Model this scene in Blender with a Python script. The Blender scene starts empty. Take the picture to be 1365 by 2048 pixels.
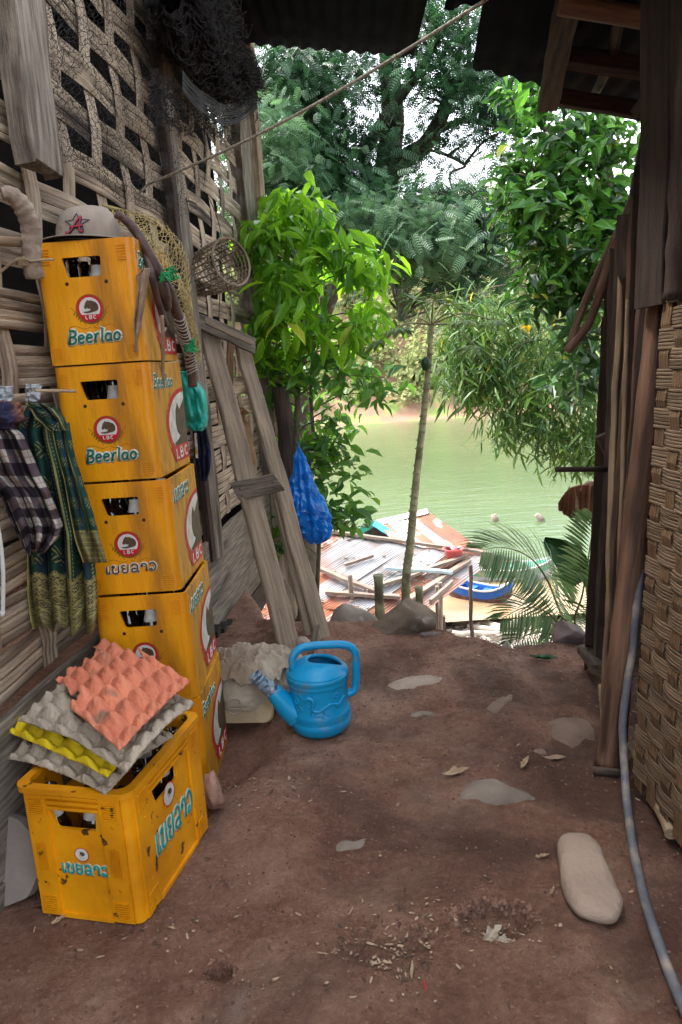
import bpy, math, random
import numpy as np
from mathutils import Matrix, Vector, noise
from mathutils.geometry import tessellate_polygon
random.seed(7); RNG=np.random.default_rng(11)
sc=bpy.context.scene; COL=sc.collection
# ---------------------------------------------------------------- camera and rays
F,PITCH,ROLL,H=1450.0,.196,.065,1.2
cp,sp=math.cos(PITCH),math.sin(PITCH); cr,sr=math.cos(ROLL),math.sin(ROLL)
_f=np.array([0,cp,-sp]); _r=np.array([1.,0,0]); _d=np.array([0,-sp,-cp])
CM=np.array([cr*_r+sr*_d,-sr*_r+cr*_d,_f]); CO=np.array([0,0,H])
def ray(x,y): return CM.T@np.array([(x-682.5)/F,(y-1024)/F,1.0])
def PZ(x,y,z=0.0): d=ray(x,y); return Vector(CO+d*(z-H)/d[2])
def PY(x,y,Y): d=ray(x,y); return Vector(CO+d*Y/d[1])
def PX(x,y,X): d=ray(x,y); return Vector(CO+d*X/d[0])
WA,WB=1.05,.1
def wallx(Y,off=0.): return -WA+WB*Y+off
def PL(x,y,off=0.):            # point on the left hut's wall (pushed out by off)
    d=ray(x,y); t=(-WA+off)/(d[0]-WB*d[1]); return Vector(CO+d*t)
cam=bpy.data.cameras.new('camera'); camo=bpy.data.objects.new('camera',cam); COL.objects.link(camo)
cam.sensor_fit='VERTICAL'; cam.sensor_height=36; cam.lens=F/2048*36; cam.clip_end=2000; cam.clip_start=.05
camo.matrix_world=Matrix(((CM[0][0],-CM[1][0],-CM[2][0],0),(CM[0][1],-CM[1][1],-CM[2][1],0),(CM[0][2],-CM[1][2],-CM[2][2],H),(0,0,0,1)))
sc.camera=camo
# ---------------------------------------------------------------- materials
def mat(name,c1,c2=None,scale=8,rough=.8,bump=.0,bscale=None,stretch=(1,1,1),spec=.3,c3=None,s3=3,t3=(.55,.7),trans=0,detail=6,lo=.35,hi=.65,metal=0,coat=0,alpha=None):
    m=bpy.data.materials.new(name); m.use_nodes=True; nt=m.node_tree; N=nt.nodes; L=nt.links
    b=N['Principled BSDF']; b.inputs['Roughness'].default_value=rough; b.inputs['Specular IOR Level'].default_value=spec
    b.inputs['Metallic'].default_value=metal; b.inputs['Coat Weight'].default_value=coat
    tc=N.new('ShaderNodeTexCoord'); mp=N.new('ShaderNodeMapping'); mp.inputs['Scale'].default_value=stretch; L.new(tc.outputs['Object'],mp.inputs['Vector'])
    def noi(s,d=detail):
        n=N.new('ShaderNodeTexNoise'); n.inputs['Scale'].default_value=s; n.inputs['Detail'].default_value=d; L.new(mp.outputs[0],n.inputs['Vector']); return n
    def ramp(src,a,b_,ca,cb):
        r=N.new('ShaderNodeValToRGB'); r.color_ramp.elements[0].position=a; r.color_ramp.elements[1].position=b_
        r.color_ramp.elements[0].color=(*ca,1); r.color_ramp.elements[1].color=(*cb,1); L.new(src,r.inputs[0]); return r
    col=None
    if c2 is None: b.inputs['Base Color'].default_value=(*c1,1)
    else:
        n=noi(scale); r=ramp(n.outputs['Fac'],lo,hi,c1,c2); col=r.outputs[0]
        if c3 is not None:
            n3=noi(s3); r3=ramp(n3.outputs['Fac'],t3[0],t3[1],(0,0,0),(1,1,1))
            mx=N.new('ShaderNodeMix'); mx.data_type='RGBA'; L.new(r3.outputs[0],mx.inputs[0]); L.new(col,mx.inputs[6]); mx.inputs[7].default_value=(*c3,1); col=mx.outputs[2]
        L.new(col,b.inputs['Base Color'])
    if bump:
        nb=noi(bscale or scale*2,8); bp=N.new('ShaderNodeBump'); bp.inputs['Strength'].default_value=min(1,bump); bp.inputs['Distance'].default_value=.01*max(1,bump)
        L.new(nb.outputs['Fac'],bp.inputs['Height']); L.new(bp.outputs[0],b.inputs['Normal'])
    if trans:
        t=N.new('ShaderNodeBsdfTranslucent'); ms=N.new('ShaderNodeMixShader'); ms.inputs[0].default_value=trans
        if col is not None: L.new(col,t.inputs[0])
        else: t.inputs[0].default_value=(*c1,1)
        L.new(b.outputs[0],ms.inputs[1]); L.new(t.outputs[0],ms.inputs[2]); L.new(ms.outputs[0],N['Material Output'].inputs[0])
    return m
def leafmat(name,c1,c2,rough=.45,trans=.35,scale=1.5,tcol=None,spec=.4,c3=None):
    """leaf: colour varies per leaf through the attribute 'tint' written on each leaf"""
    m=bpy.data.materials.new(name); m.use_nodes=True; nt=m.node_tree; N=nt.nodes; L=nt.links
    b=N['Principled BSDF']; b.inputs['Roughness'].default_value=rough; b.inputs['Specular IOR Level'].default_value=spec
    a=N.new('ShaderNodeAttribute'); a.attribute_name='tint'
    r=N.new('ShaderNodeValToRGB'); r.color_ramp.elements[0].color=(*c1,1); r.color_ramp.elements[1].color=(*c2,1)
    if c3:
        e=r.color_ramp.elements.new(.97); e.color=(*c2,1); r.color_ramp.elements[-1].color=(*c3,1)
    L.new(a.outputs['Fac'],r.inputs[0]); L.new(r.outputs[0],b.inputs['Base Color'])
    t=N.new('ShaderNodeBsdfTranslucent'); ms=N.new('ShaderNodeMixShader'); ms.inputs[0].default_value=trans
    hs=N.new('ShaderNodeHueSaturation'); hs.inputs['Hue'].default_value=.485; hs.inputs['Value'].default_value=1.7; L.new(r.outputs[0],hs.inputs['Color']); L.new(hs.outputs[0],t.inputs[0])
    L.new(b.outputs[0],ms.inputs[1]); L.new(t.outputs[0],ms.inputs[2]); L.new(ms.outputs[0],N['Material Output'].inputs[0])
    return m
# ---------------------------------------------------------------- objects
def tag(o,label=None,cat=None,group=None,kind=None):
    if label: o['label']=label
    if cat: o['category']=cat
    if group: o['group']=group
    if kind: o['kind']=kind
    return o
def thing(name,label,cat,loc=(0,0,0),rotz=0,group=None,rot=None):
    o=bpy.data.objects.new(name,None); COL.objects.link(o); o.empty_display_size=.05
    M=Matrix.Translation(Vector(loc))@(rot if rot is not None else Matrix.Rotation(rotz,4,'Z')); o.matrix_world=M
    o['_x']=0; del o['_x']; XF[o.name]=M.copy(); return tag(o,label,cat,group)
XF={}
def adopt(o,parent,local):
    if parent is not None:
        o.parent=parent
        if not local:
            o.matrix_parent_inverse=XF[parent.name].inverted() if parent.name in XF else Matrix.Identity(4)
class MB:
    def __init__(s): s.v=[]; s.f=[]; s.m=[]; s.sm=[]; s.mi=0; s.smooth=False; s.uv={}
    def add(s,vs,fs,uvs=None):
        o=len(s.v); s.v.extend([tuple(p) for p in vs]); s.f.extend([tuple(i+o for i in q) for q in fs]); s.m.extend([s.mi]*len(fs)); s.sm.extend([s.smooth]*len(fs))
        if uvs is not None:
            for i,u in enumerate(uvs): s.uv[o+i]=u
        return s
    def box(s,c,d,M=None,bev=0):
        x,y,z=d[0]/2,d[1]/2,d[2]/2; M=M or Matrix.Identity(4); c=Vector(c)
        if bev:
            pts=[]; 
            for sz in (-1,1):
                for (zz,ins) in (((z if sz>0 else -z),bev),((z-bev if sz>0 else -z+bev),0)):
                    ring=[]
                    xi,yi=x-ins,y-ins; b=bev
                    if ins: ring=[(xi,yi),(xi,yi),(-xi,yi),(-xi,yi),(-xi,-yi),(-xi,-yi),(xi,-yi),(xi,-yi)]
                    else: ring=[(x,y-b),(x-b,y),(-x+b,y),(-x,y-b),(-x,-y+b),(-x+b,-y),(x-b,-y),(x,-y+b)]
                    pts.append([(a,b_,zz) for a,b_ in ring])
            order=[pts[0],pts[1],pts[3],pts[2]]
            vs=[M@Vector(p)+c for r in order for p in r]
            fs=[tuple(reversed(range(0,8)))[::1],tuple(range(24,32))]
            for k in range(3):
                for i in range(8):
                    j=(i+1)%8; fs.append((k*8+i,k*8+j,k*8+8+j,k*8+8+i))
            return s.add(vs,fs)
        vs=[M@Vector((a*x,b*y,e*z))+c for e in (-1,1) for b in (-1,1) for a in (-1,1)]
        return s.add(vs,[(0,2,3,1),(4,5,7,6),(0,1,5,4),(2,6,7,3),(0,4,6,2),(1,3,7,5)])
    def tube(s,pts,r,seg=8,cap=True,flat=None,closed=False):
        pts=[Vector(p) for p in pts]; n=len(pts)
        rr=r if isinstance(r,(list,tuple)) else [r]*n
        up=Vector((0,0,1)) if flat is None else Vector(flat)
        vs=[]; prev=None
        for i,p in enumerate(pts):
            t=(pts[(i+1)%n]-pts[i-1]) if closed else (pts[min(i+1,n-1)]-pts[max(i-1,0)])
            if t.length<1e-9: t=Vector((0,0,1))
            t.normalize()
            if flat is not None: a=t.cross(up); a.normalize(); b=up
            else:
                if prev is None:
                    a=t.orthogonal().normalized()
                else:
                    a=prev-t*prev.dot(t)
                    a=a.normalized() if a.length>1e-6 else t.orthogonal().normalized()
                prev=a; b=t.cross(a)
            fl=1 if flat is None else s.flatk
            for k in range(seg):
                g=2*math.pi*k/seg; vs.append(p+a*math.cos(g)*rr[i]+b*math.sin(g)*rr[i]*fl)
        fs=[]
        for i in range(n if closed else n-1):
            j=(i+1)%n
            for k in range(seg):
                l=(k+1)%seg; fs.append((i*seg+k,i*seg+l,j*seg+l,j*seg+k))
        if cap and not closed:
            fs.append(tuple(reversed(range(seg)))); fs.append(tuple(range((n-1)*seg,n*seg)))
        return s.add(vs,fs)
    flatk=.3
    def lathe(s,prof,seg=32,M=None,cap=True):
        M=M or Matrix.Identity(4); vs=[];fs=[]
        for r,z in prof:
            for k in range(seg):
                g=2*math.pi*k/seg; vs.append(M@Vector((r*math.cos(g),r*math.sin(g),z)))
        for i in range(len(prof)-1):
            for k in range(seg):
                l=(k+1)%seg; fs.append((i*seg+k,i*seg+l,(i+1)*seg+l,(i+1)*seg+k))
        if cap:
            if prof[0][0]>1e-4: fs.append(tuple(reversed(range(seg))))
            if prof[-1][0]>1e-4: fs.append(tuple(range((len(prof)-1)*seg,len(prof)*seg)))
        return s.add(vs,fs)
    def plate(s,outer,holes,th,M,sides=True,back=True):
        """outline with holes in a local xy plane, extruded th along local -z, M places it"""
        loops=[outer]+list(holes); flat=[p for l in loops for p in l]; n=len(flat)
        tris=tessellate_polygon([[Vector((p[0],p[1],0)) for p in l] for l in loops])
        vs=[M@Vector((p[0],p[1],0)) for p in flat]; 
        def area(t): a,b,c=[flat[i] for i in t]; return (b[0]-a[0])*(c[1]-a[1])-(c[0]-a[0])*(b[1]-a[1])
        fs=[t if area(t)>0 else t[::-1] for t in tris]
        fs=[tuple(t) for t in fs]
        if th>0:
            vs+= [M@Vector((p[0],p[1],-th)) for p in flat]
            if back: fs+= [tuple(i+n for i in t[::-1]) for t in fs[:len(tris)]]
            o=0
            if sides:
                for li,l in enumerate(loops):
                    m=len(l)
                    ar=sum(l[i][0]*l[(i+1)%m][1]-l[(i+1)%m][0]*l[i][1] for i in range(m))
                    pos=(ar>0)==(li==0)
                    for i in range(m):
                        a,b=o+i,o+(i+1)%m
                        fs.append((a,a+n,b+n,b) if pos else (b,b+n,a+n,a))
                    o+=m
        return s.add(vs,fs)
    def grid(s,fn,nu,nv,closeu=False,uv=True):
        vs=[];uvs=[];fs=[]
        for j in range(nv+1):
            for i in range(nu+(0 if closeu else 1)):
                u,v=i/nu,j/nv; vs.append(fn(u,v)); uvs.append((u,v))
        w=nu if closeu else nu+1
        for j in range(nv):
            for i in range(nu):
                a=j*w+i; b=j*w+(i+1)%w if closeu else a+1
                fs.append((a,b,b+w,a+w))
        return s.add(vs,fs,uvs if uv else None)
    def build(s,name,mats,parent=None,local=False,M=None,solid=0,bevel=0,sub=0,smooth=None,autos=None):
        me=bpy.data.meshes.new(name); me.from_pydata(s.v,[],s.f)
        if not isinstance(mats,(list,tuple)): mats=[mats]
        for m in mats: me.materials.append(m)
        me.polygons.foreach_set('material_index',s.m)
        sm=s.sm if smooth is None else [smooth]*len(s.f); me.polygons.foreach_set('use_smooth',sm)
        if s.uv:
            ul=me.uv_layers.new(name='UVMap'); li=np.zeros(len(me.loops),int); me.loops.foreach_get('vertex_index',li)
            arr=np.array([s.uv.get(int(i),(0,0)) for i in li],dtype=np.float32).ravel(); ul.data.foreach_set('uv',arr)
        me.update()
        o=bpy.data.objects.new(name,me); COL.objects.link(o)
        if M is not None: o.matrix_world=M
        adopt(o,parent,local)
        if solid:
            q=o.modifiers.new('s','SOLIDIFY'); q.thickness=solid; q.offset=0
        if bevel:
            q=o.modifiers.new('b','BEVEL'); q.width=bevel; q.segments=2; q.limit_method='ANGLE'; q.angle_limit=.6
        if sub:
            q=o.modifiers.new('u','SUBSURF'); q.levels=sub; q.render_levels=sub
        if autos:
            me.shade_smooth() if hasattr(me,'shade_smooth') else None
            me.set_sharp_from_angle(angle=autos)
        return o
def nz(p,s=1.,seed=0): return noise.noise(Vector((p[0]*s+seed*7.3,p[1]*s-seed*3.1,p[2]*s+seed)))
def axisM(P0,P1,up=(0,0,1),roll=0):
    """matrix with local x along P0->P1, origin at the midpoint"""
    P0,P1=Vector(P0),Vector(P1); x=(P1-P0).normalized(); up=Vector(up); y=up.cross(x)
    if y.length<1e-4: y=Vector((0,1,0)).cross(x)
    y.normalize(); z=x.cross(y)
    M=Matrix((x,y,z)).transposed().to_4x4(); M=M@Matrix.Rotation(roll,4,'X'); M.translation=(P0+P1)/2; return M
def plank(name,P0,P1,w,t,m,parent=None,up=(1,0,0),roll=0,wob=.004,w1=None,seed=None,rag=.0,bev=.003):
    """sawn board from P0 to P1: width w across, thickness t along 'up', slightly uneven"""
    P0,P1=Vector(P0),Vector(P1); L=(P1-P0).length; M=axisM(P0,P1,up,roll); seed=seed if seed is not None else random.random()*50
    n=max(3,int(L/.05)); w1=w1 or w; b=MB(); ring=8; vs=[];fs=[]
    for i in range(n+1):
        k=i/n; x=-L/2+L*k; ww=(w+(w1-w)*k)/2; 
        dy=wob*noise.noise(Vector((k*L*3,seed,0)))*2; dz=wob*noise.noise(Vector((k*L*2,seed,5)))*1.5
        e1=wob*noise.noise(Vector((k*L*11,seed,9))); e2=wob*noise.noise(Vector((k*L*11,seed,19)))
        bb=min(bev,t/3)
        prof=[(-ww+bb+e1,-t/2),(ww-bb+e2,-t/2),(ww+e2,-t/2+bb),(ww+e2,t/2-bb),(ww-bb+e2,t/2),(-ww+bb+e1,t/2),(-ww+e1,t/2-bb),(-ww+e1,-t/2+bb)]
        xr=[x]*8
        if rag and i in (0,n):
            xr=[x+rag*noise.noise(Vector((y*60,seed,i)))*1.5 for y,_ in prof]
        for q,(y,z) in enumerate(prof): vs.append((xr[q],y+dy,z+dz))
    for i in range(n):
        for k in range(8):
            l=(k+1)%8; fs.append((i*8+k,i*8+l,i*8+8+l,i*8+8+k))
    fs.append(tuple(reversed(range(8)))); fs.append(tuple(range(n*8,n*8+8)))
    b.add(vs,fs); return b.build(name,m,parent,M=M)
def pole(name,pts,r,m,parent=None,seg=12,knots=0,wob=.003,kn=.0):
    """round pole, optional bamboo nodes, through points; local x runs along it"""
    pts=[Vector(p) for p in pts]
    M=axisM(pts[0],pts[-1]); Mi=M.inverted(); P=[Mi@p for p in pts]
    # resample (catmull)
    out=[]; n=len(P); L=sum((P[i+1]-P[i]).length for i in range(n-1)); per=max(4,int(L/.05/(n-1)))
    per=min(per,40)
    for i in range(n-1):
        p0,p1,p2,p3=P[max(i-1,0)],P[i],P[i+1],P[min(i+2,n-1)]
        for k in range(per):
            t=k/per; out.append(.5*((2*p1)+(p2-p0)*t+(2*p0-5*p1+4*p2-p3)*t*t+(3*p1-p0-3*p2+p3)*t**3))
    out.append(P[-1]); sd=random.random()*99
    rr=[]; N_=len(out)
    for i,p in enumerate(out):
        k=i/(N_-1); base=(r if not isinstance(r,(list,tuple)) else r[0]+(r[1]-r[0])*k); q=base*(1+.08*noise.noise(Vector((p.x*9,sd,0))))
        if knots:
            d=(k*knots)%1; d=min(d,1-d)
            if d*L/knots<.018: q+=kn or base*.14
        rr.append(q); p+=Vector((0,noise.noise(Vector((p.x*3,sd,3))),noise.noise(Vector((p.x*3,sd,8)))))*wob*2
    b=MB(); b.smooth=True; b.tube(out,rr,seg); 
    for i in (-1,-2): b.sm[i]=False
    return b.build(name,m,parent,M=M)
def smoothpts(P,per=8,closed=False):
    P=[Vector(p) for p in P]; n=len(P); out=[]
    for i in range(n if closed else n-1):
        g=(lambda j:P[j%n]) if closed else (lambda j:P[min(max(j,0),n-1)])
        p0,p1,p2,p3=g(i-1),g(i),g(i+1),g(i+2)
        for k in range(per):
            t=k/per; out.append(.5*((2*p1)+(p2-p0)*t+(2*p0-5*p1+4*p2-p3)*t*t+(3*p1-p0-3*p2+p3)*t**3))
    if not closed: out.append(P[-1])
    return out
def fastmesh(name,V,Fc,mat_,parent=None,tint=None,smooth=False,nper=4):
    """big meshes from numpy arrays; tint is one value per face"""
    me=bpy.data.meshes.new(name); V=np.asarray(V,np.float32); Fc=np.asarray(Fc,np.int32)
    me.vertices.add(len(V)); me.vertices.foreach_set('co',V.ravel()); me.loops.add(Fc.size); me.loops.foreach_set('vertex_index',Fc.ravel())
    me.polygons.add(len(Fc)); me.polygons.foreach_set('loop_start',np.arange(0,Fc.size,Fc.shape[1],dtype=np.int32))
    me.polygons.foreach_set('use_smooth',np.full(len(Fc),smooth)); me.update(calc_edges=True)
    if tint is not None:
        a=me.attributes.new('tint','FLOAT','FACE'); a.data.foreach_set('value',np.asarray(tint,np.float32))
    me.materials.append(mat_); o=bpy.data.objects.new(name,me); COL.objects.link(o); adopt(o,parent,False); return o
def norm(a): return a/np.maximum(np.linalg.norm(a,axis=-1,keepdims=True),1e-9)
def leaves(C,D,Nn,Ln,W,fold=.25,curl=.15,tint=None):
    """one pointed, creased, drooping leaf per row: base C, direction D, normal Nn"""
    C=np.asarray(C,float); D=norm(np.asarray(D,float)); S=norm(np.cross(D,Nn)); Nn=np.cross(S,D); n=len(C)
    Ln=np.broadcast_to(Ln,(n,))[:,None]; W=np.broadcast_to(W,(n,))[:,None]
    p0=C; m1=C+D*Ln*.3; m2=C+D*Ln*.66-Nn*Ln*curl*.3; tip=C+D*Ln*.96-Nn*Ln*curl
    l1=m1+S*W*.46+Nn*W*fold; r1=m1-S*W*.46+Nn*W*fold; l2=m2+S*W*.42+Nn*W*fold; r2=m2-S*W*.42+Nn*W*fold
    V=np.stack([p0,l1,r1,m1,l2,r2,m2,tip],1).reshape(-1,3)
    f=np.array([[0,3,1,1],[0,2,3,3],[3,6,4,1],[2,5,6,3],[6,7,4,4],[5,7,6,6]])
    quads=np.array([[0,3,6,1],[1,6,7,4],[0,2,6,3],[2,5,7,6]])  # two quads per half
    quads=np.array([[0,3,1,1]]) if False else np.array([[1,0,3,6],[1,6,7,4],[0,2,6,3],[2,5,7,6]])
    Fc=(quads[None]+(np.arange(n)*8)[:,None,None]).reshape(-1,4)
    t=RNG.random(n) if tint is None else tint
    return V,Fc,np.repeat(t,4)
def merge(parts):
    Vs=[];Fs=[];Ts=[];o=0
    for V,Fc,T in parts:
        Vs.append(V);Fs.append(Fc+o);Ts.append(T);o+=len(V)
    return np.concatenate(Vs),np.concatenate(Fs),np.concatenate(Ts)
def randdir(n): return norm(RNG.normal(size=(n,3)))
def rock(name,center,size,m,seed=0,rot=0,parent=None,sub=4,flat=.0,amp=.18,facet=True):
    import bmesh
    bm=bmesh.new(); bmesh.ops.create_icosphere(bm,subdivisions=sub,radius=1)
    planes=[(Vector([random.Random(seed*31+k*7+j).uniform(-1,1) for j in range(3)]).normalized(),.56+.3*random.Random(seed+k).random()) for k in range(11)] if facet else []
    for v in bm.verts:
        p=v.co.copy()
        for n_,d_ in planes:
            e=p.dot(n_)-d_
            if e>0: p-=n_*e*.96
        p*=1+amp*noise.noise(p*1.6+Vector((seed*3.7,0,0)))+amp*.35*noise.noise(p*5+Vector((seed,2,0)))+amp*.15*noise.noise(p*12)
        v.co=Vector((p.x*size[0],p.y*size[1],p.z*size[2]))
    me=bpy.data.meshes.new(name); bm.to_mesh(me); bm.free(); me.materials.append(m)
    for p in me.polygons: p.use_smooth=True
    o=bpy.data.objects.new(name,me); COL.objects.link(o); o.matrix_world=Matrix.Translation(Vector(center))@Matrix.Rotation(rot,4,'Z'); adopt(o,parent,False); return o
# ---------------------------------------------------------------- palette
m_yel=mat('crate_plastic',(.80,.34,.003),(.60,.215,.002),5,.42,.2,60,(1.6,1.6,.35),spec=.4,c3=(.26,.11,.012),s3=9,t3=(.52,.78))
m_yel_dirty=mat('crate_plastic_muddy',(.78,.33,.003),(.54,.20,.002),6,.45,.2,60,spec=.4,c3=(.07,.03,.008),s3=26,t3=(.635,.67))
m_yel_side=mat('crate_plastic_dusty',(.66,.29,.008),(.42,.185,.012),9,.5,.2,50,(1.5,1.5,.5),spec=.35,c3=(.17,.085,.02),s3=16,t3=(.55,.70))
m_white=mat('white_print',(.66,.65,.60),(.48,.46,.40),30,.5,c3=(.50,.26,.02),s3=38,t3=(.61,.66)); m_red=mat('red_print',(.52,.012,.02),(.38,.01,.02),30,.5,c3=(.55,.22,.01),s3=38,t3=(.63,.68))
m_brown=mat('brown_print',(.10,.062,.03),(.06,.036,.018),40,.6); m_greenp=mat('green_print',(.01,.16,.10),(.01,.11,.07),30,.5)
m_teal=mat('teal_print',(.0,.30,.27),(.0,.2,.2),30,.5); m_wheat=mat('ochre_print',(.22,.11,.01),(.15,.07,.01),30,.6)
m_cream=mat('cream_print',(.5,.42,.28),(.42,.36,.24),30,.6); m_hole=mat('hole_shadow',(.05,.02,.004),None,rough=.9)
m_glass=mat('brown_glass',(.02,.008,.003),None,rough=.08,spec=.6,coat=.5)
m_paper=mat('bottle_paper',(.62,.6,.55),(.42,.4,.36),30,.6); 
m_foil=mat('bottle_foil',(.5,.46,.32),(.3,.28,.16),60,.35,metal=.5)
# ---------------------------------------------------------------- stroke lettering
def arc(cx,cy,rx,ry,a0,a1,n=10): return [(cx+rx*math.cos(math.radians(a0+(a1-a0)*i/n)),cy+ry*math.sin(math.radians(a0+(a1-a0)*i/n))) for i in range(n+1)]
G={}
G['B']=(.62,[[(.1,0),(.18,1)],[(0,0),(.3,0)]+arc(.3,.26,.27,.26,-90,90)+[(.14,.52)],[(.08,1),(.34,1)]+arc(.34,.76,.2,.24,90,-90)])
G['e']=(.5,[[(.06,.32),(.42,.38)]+arc(.25,.36,.19,.25,10,200)+arc(.27,.26,.21,.25,200,320)])
G['r']=(.4,[[(.0,.6),(.12,.58),(.1,0)],[(.02,0),(.22,0)],[(.11,.35)]+arc(.3,.42,.14,.2,150,60)])
G['l']=(.26,[[(.0,1.0),(.14,1.02),(.1,.1)]+arc(.18,.1,.08,.1,180,300)])
G['a']=(.52,[arc(.22,.29,.2,.28,50,360),[(.42,.56),(.4,.1)]+arc(.48,.1,.08,.1,180,300)])
G['o']=(.52,[arc(.24,.3,.2,.28,0,360,14)])
G['L']=(.5,[[(.08,1),(.08,0),(.42,0)]]); G['C']=(.62,[arc(.32,.5,.25,.48,50,310,12)])
G['Bs']=(.6,[[(.08,0),(.08,1),(.3,1)]+arc(.3,.76,.2,.24,90,-90)+arc(.3,.26,.24,.26,90,-90)+[(.08,0)],[(.08,.52),(.3,.52)]])
G['D']=(.6,[[(.08,0),(.08,1),(.2,1)]+arc(.2,.5,.32,.5,90,-90)+[(.08,0)]])
G['P']=(.5,[[(.08,0),(.08,1),(.25,1)]+arc(.25,.74,.2,.26,90,-90)+[(.08,.48)]]); G['R']=(.55,[G['P'][1][0],[(.25,.48),(.46,0)]])
G['E']=(.5,[[(.42,1),(.08,1),(.08,0),(.42,0)],[(.08,.5),(.36,.5)]]); G['M']=(.75,[[(.06,0),(.1,1),(.36,.3),(.6,1),(.66,0)]]); G['I']=(.2,[[(.08,0),(.08,1)]]); G['U']=(.58,[[(.06,1),(.06,.3)]+arc(.27,.28,.21,.28,180,360)+[(.48,1)]])
# Lao letters
G['e_']=(.36,[[(.08,1.0),(.06,.3)]+arc(.16,.2,.1,.17,180,400)])
G['bo']=(.62,[arc(.13,.85,.08,.1,-30,250)[::-1]+[(.06,.6),(.07,.3)]+arc(.29,.28,.22,.26,180,350)+[(.5,.5),(.54,1.0)]])
G['yo']=(.66,[arc(.2,.8,.12,.14,20,190)+[(.12,.62),(.3,.5)],[(.3,.5),(.1,.42)]+arc(.3,.28,.21,.27,170,350)+[(.52,.5),(.56,1.0)]])
G['lo']=(.66,[arc(.3,.72,.22,.26,170,0)+[(.52,.5),(.5,.2)]+arc(.58,.12,.08,.1,180,300),arc(.26,.25,.2,.22,40,330)+[(.5,.22)],[(.44,.42),(.34,.47)]])
G['aa']=(.56,[arc(.12,.66,.07,.09,-20,250)[::-1]+[(.08,.8)]+arc(.27,.7,.2,.27,150,0)+[(.46,.4),(.42,0)]])
G['wo']=(.6,[arc(.28,.52,.24,.46,150,-90,14)+arc(.16,.16,.1,.12,-60,-330,8)])
LAO=['e_','bo','yo','lo','aa','wo']
def text(mb,glyphs,M,h,r,k,lift,slant=0,gap=.1,width=None,rot=0):
    """stroke text centred at M's origin, cap height h; flattened round strokes"""
    W=sum(G[g][0] for g in glyphs)+gap*(len(glyphs)-1); sx=h if width is None else width/W
    x=-W/2; mb.flatk=k
    N3=M.to_3x3(); up=N3@Vector((0,0,1))
    for g in glyphs:
        w,st=G[g]
        for s in st:
            P=[]
            for (a,b) in s:
                px=(x+a)*sx+slant*b*h; py=(b-.5)*h+rot*px
                P.append(M@Vector((px,py,lift)))
            Q=[P[0]]
            for p in P[1:]:
                if (p-Q[-1]).length>1e-5: Q.append(p)
            # extend ends a little for round caps
            mb.tube(Q,r,6,True,flat=up)
        x+=w+gap
TIGER=[(-.62,-.12),(-.5,.18),(-.42,.38),(-.3,.46),(-.24,.6),(-.12,.5),(.1,.52),(.35,.42),(.6,.3),(.75,.1),(.8,-.2),(.7,-.42),(.5,-.52),(.1,-.6),(-.3,-.66),(-.66,-.62),(-.72,-.5),(-.3,-.48),(-.05,-.42),(0,-.22),(-.15,-.28),(-.3,-.16),(-.4,-.24),(-.52,-.26)]
def circ(r,n=36,cx=0,cy=0,ry=None): return [(cx+r*math.cos(2*math.pi*i/n),cy+(ry or r)*math.sin(2*math.pi*i/n)) for i in range(n)]
def T(x=0,y=0,z=0): return Matrix.Translation((x,y,z))
MF=Matrix(((1,0,0,0),(0,0,-1,0),(0,1,0,0),(0,0,0,1)))      # local xy plane -> front face (faces -y)
MS=Matrix(((0,0,1,0),(1,0,0,0),(0,1,0,0),(0,0,0,1)))      # -> right side face (faces +x)
def roundpoly(P,r,n=3):
    out=[]; m=len(P)
    for i in range(m):
        a,b,c=Vector(P[i-1]),Vector(P[i]),Vector(P[(i+1)%m]); u=(a-b).normalized(); v=(c-b).normalized()
        for k in range(n+1):
            t=k/n; p=(b+u*r)*(1-t)**2+b*2*t*(1-t)+(b+v*r)*t*t; out.append((p.x,p.y))
    return out
CW,CL,CH=.27,.365,.327
def crate_shell(mb,w,l,h,holes_front,holes_side,taper=0,old=False,thick=.009):
    """four walls, rounded corner posts, floor, rim; origin = centre of the base"""
    R_=.022
    def wall(width,M,holes):
        x=width/2-R_; 
        mb.plate([(-x,0),(x,0),(x,h),(-x,h)],holes,thick,M,sides=True)
    mb.mi=0; mb.smooth=False
    wall(w,T(0,-l/2,0)@MF,holes_front); wall(w,T(0,l/2,0)@Matrix.Rotation(math.pi,4,'Z')@MF,holes_front)
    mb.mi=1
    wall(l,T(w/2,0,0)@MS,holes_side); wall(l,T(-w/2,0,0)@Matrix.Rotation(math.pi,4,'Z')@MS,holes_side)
    for sx,sy,a0 in ((1,-1,-90),(1,1,0),(-1,1,90),(-1,-1,180)):
        cx,cy=sx*(w/2-R_),sy*(l/2-R_); mb.smooth=True; mb.mi=0
        vs=[];n=7
        for z in (0,h):
            for rr in (R_,R_-thick):
                for k in range(n+1):
                    g=math.radians(a0+90*k/n); vs.append((cx+rr*math.cos(g),cy+rr*math.sin(g),z))
        q=n+1;fs=[]
        for k in range(n):
            fs+=[(k,k+1,2*q+k+1,2*q+k),(q+k+1,q+k,3*q+k,3*q+k+1)]
        mb.add(vs,fs); mb.smooth=False
        mb.add(vs,[(2*q+k,2*q+k+1,3*q+k+1,3*q+k) for k in range(n)])
    mb.mi=0; mb.box((0,0,.012),(w-.02,l-.02,.012)) 
    # compartment dividers
    for i in (-1,0,1): mb.box((0,i*l/4,h*.22),(w-.02,.004,h*.4))
    for i in (-1,1): mb.box((i*w/6,0,h*.22),(.004,l-.02,h*.398))
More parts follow.
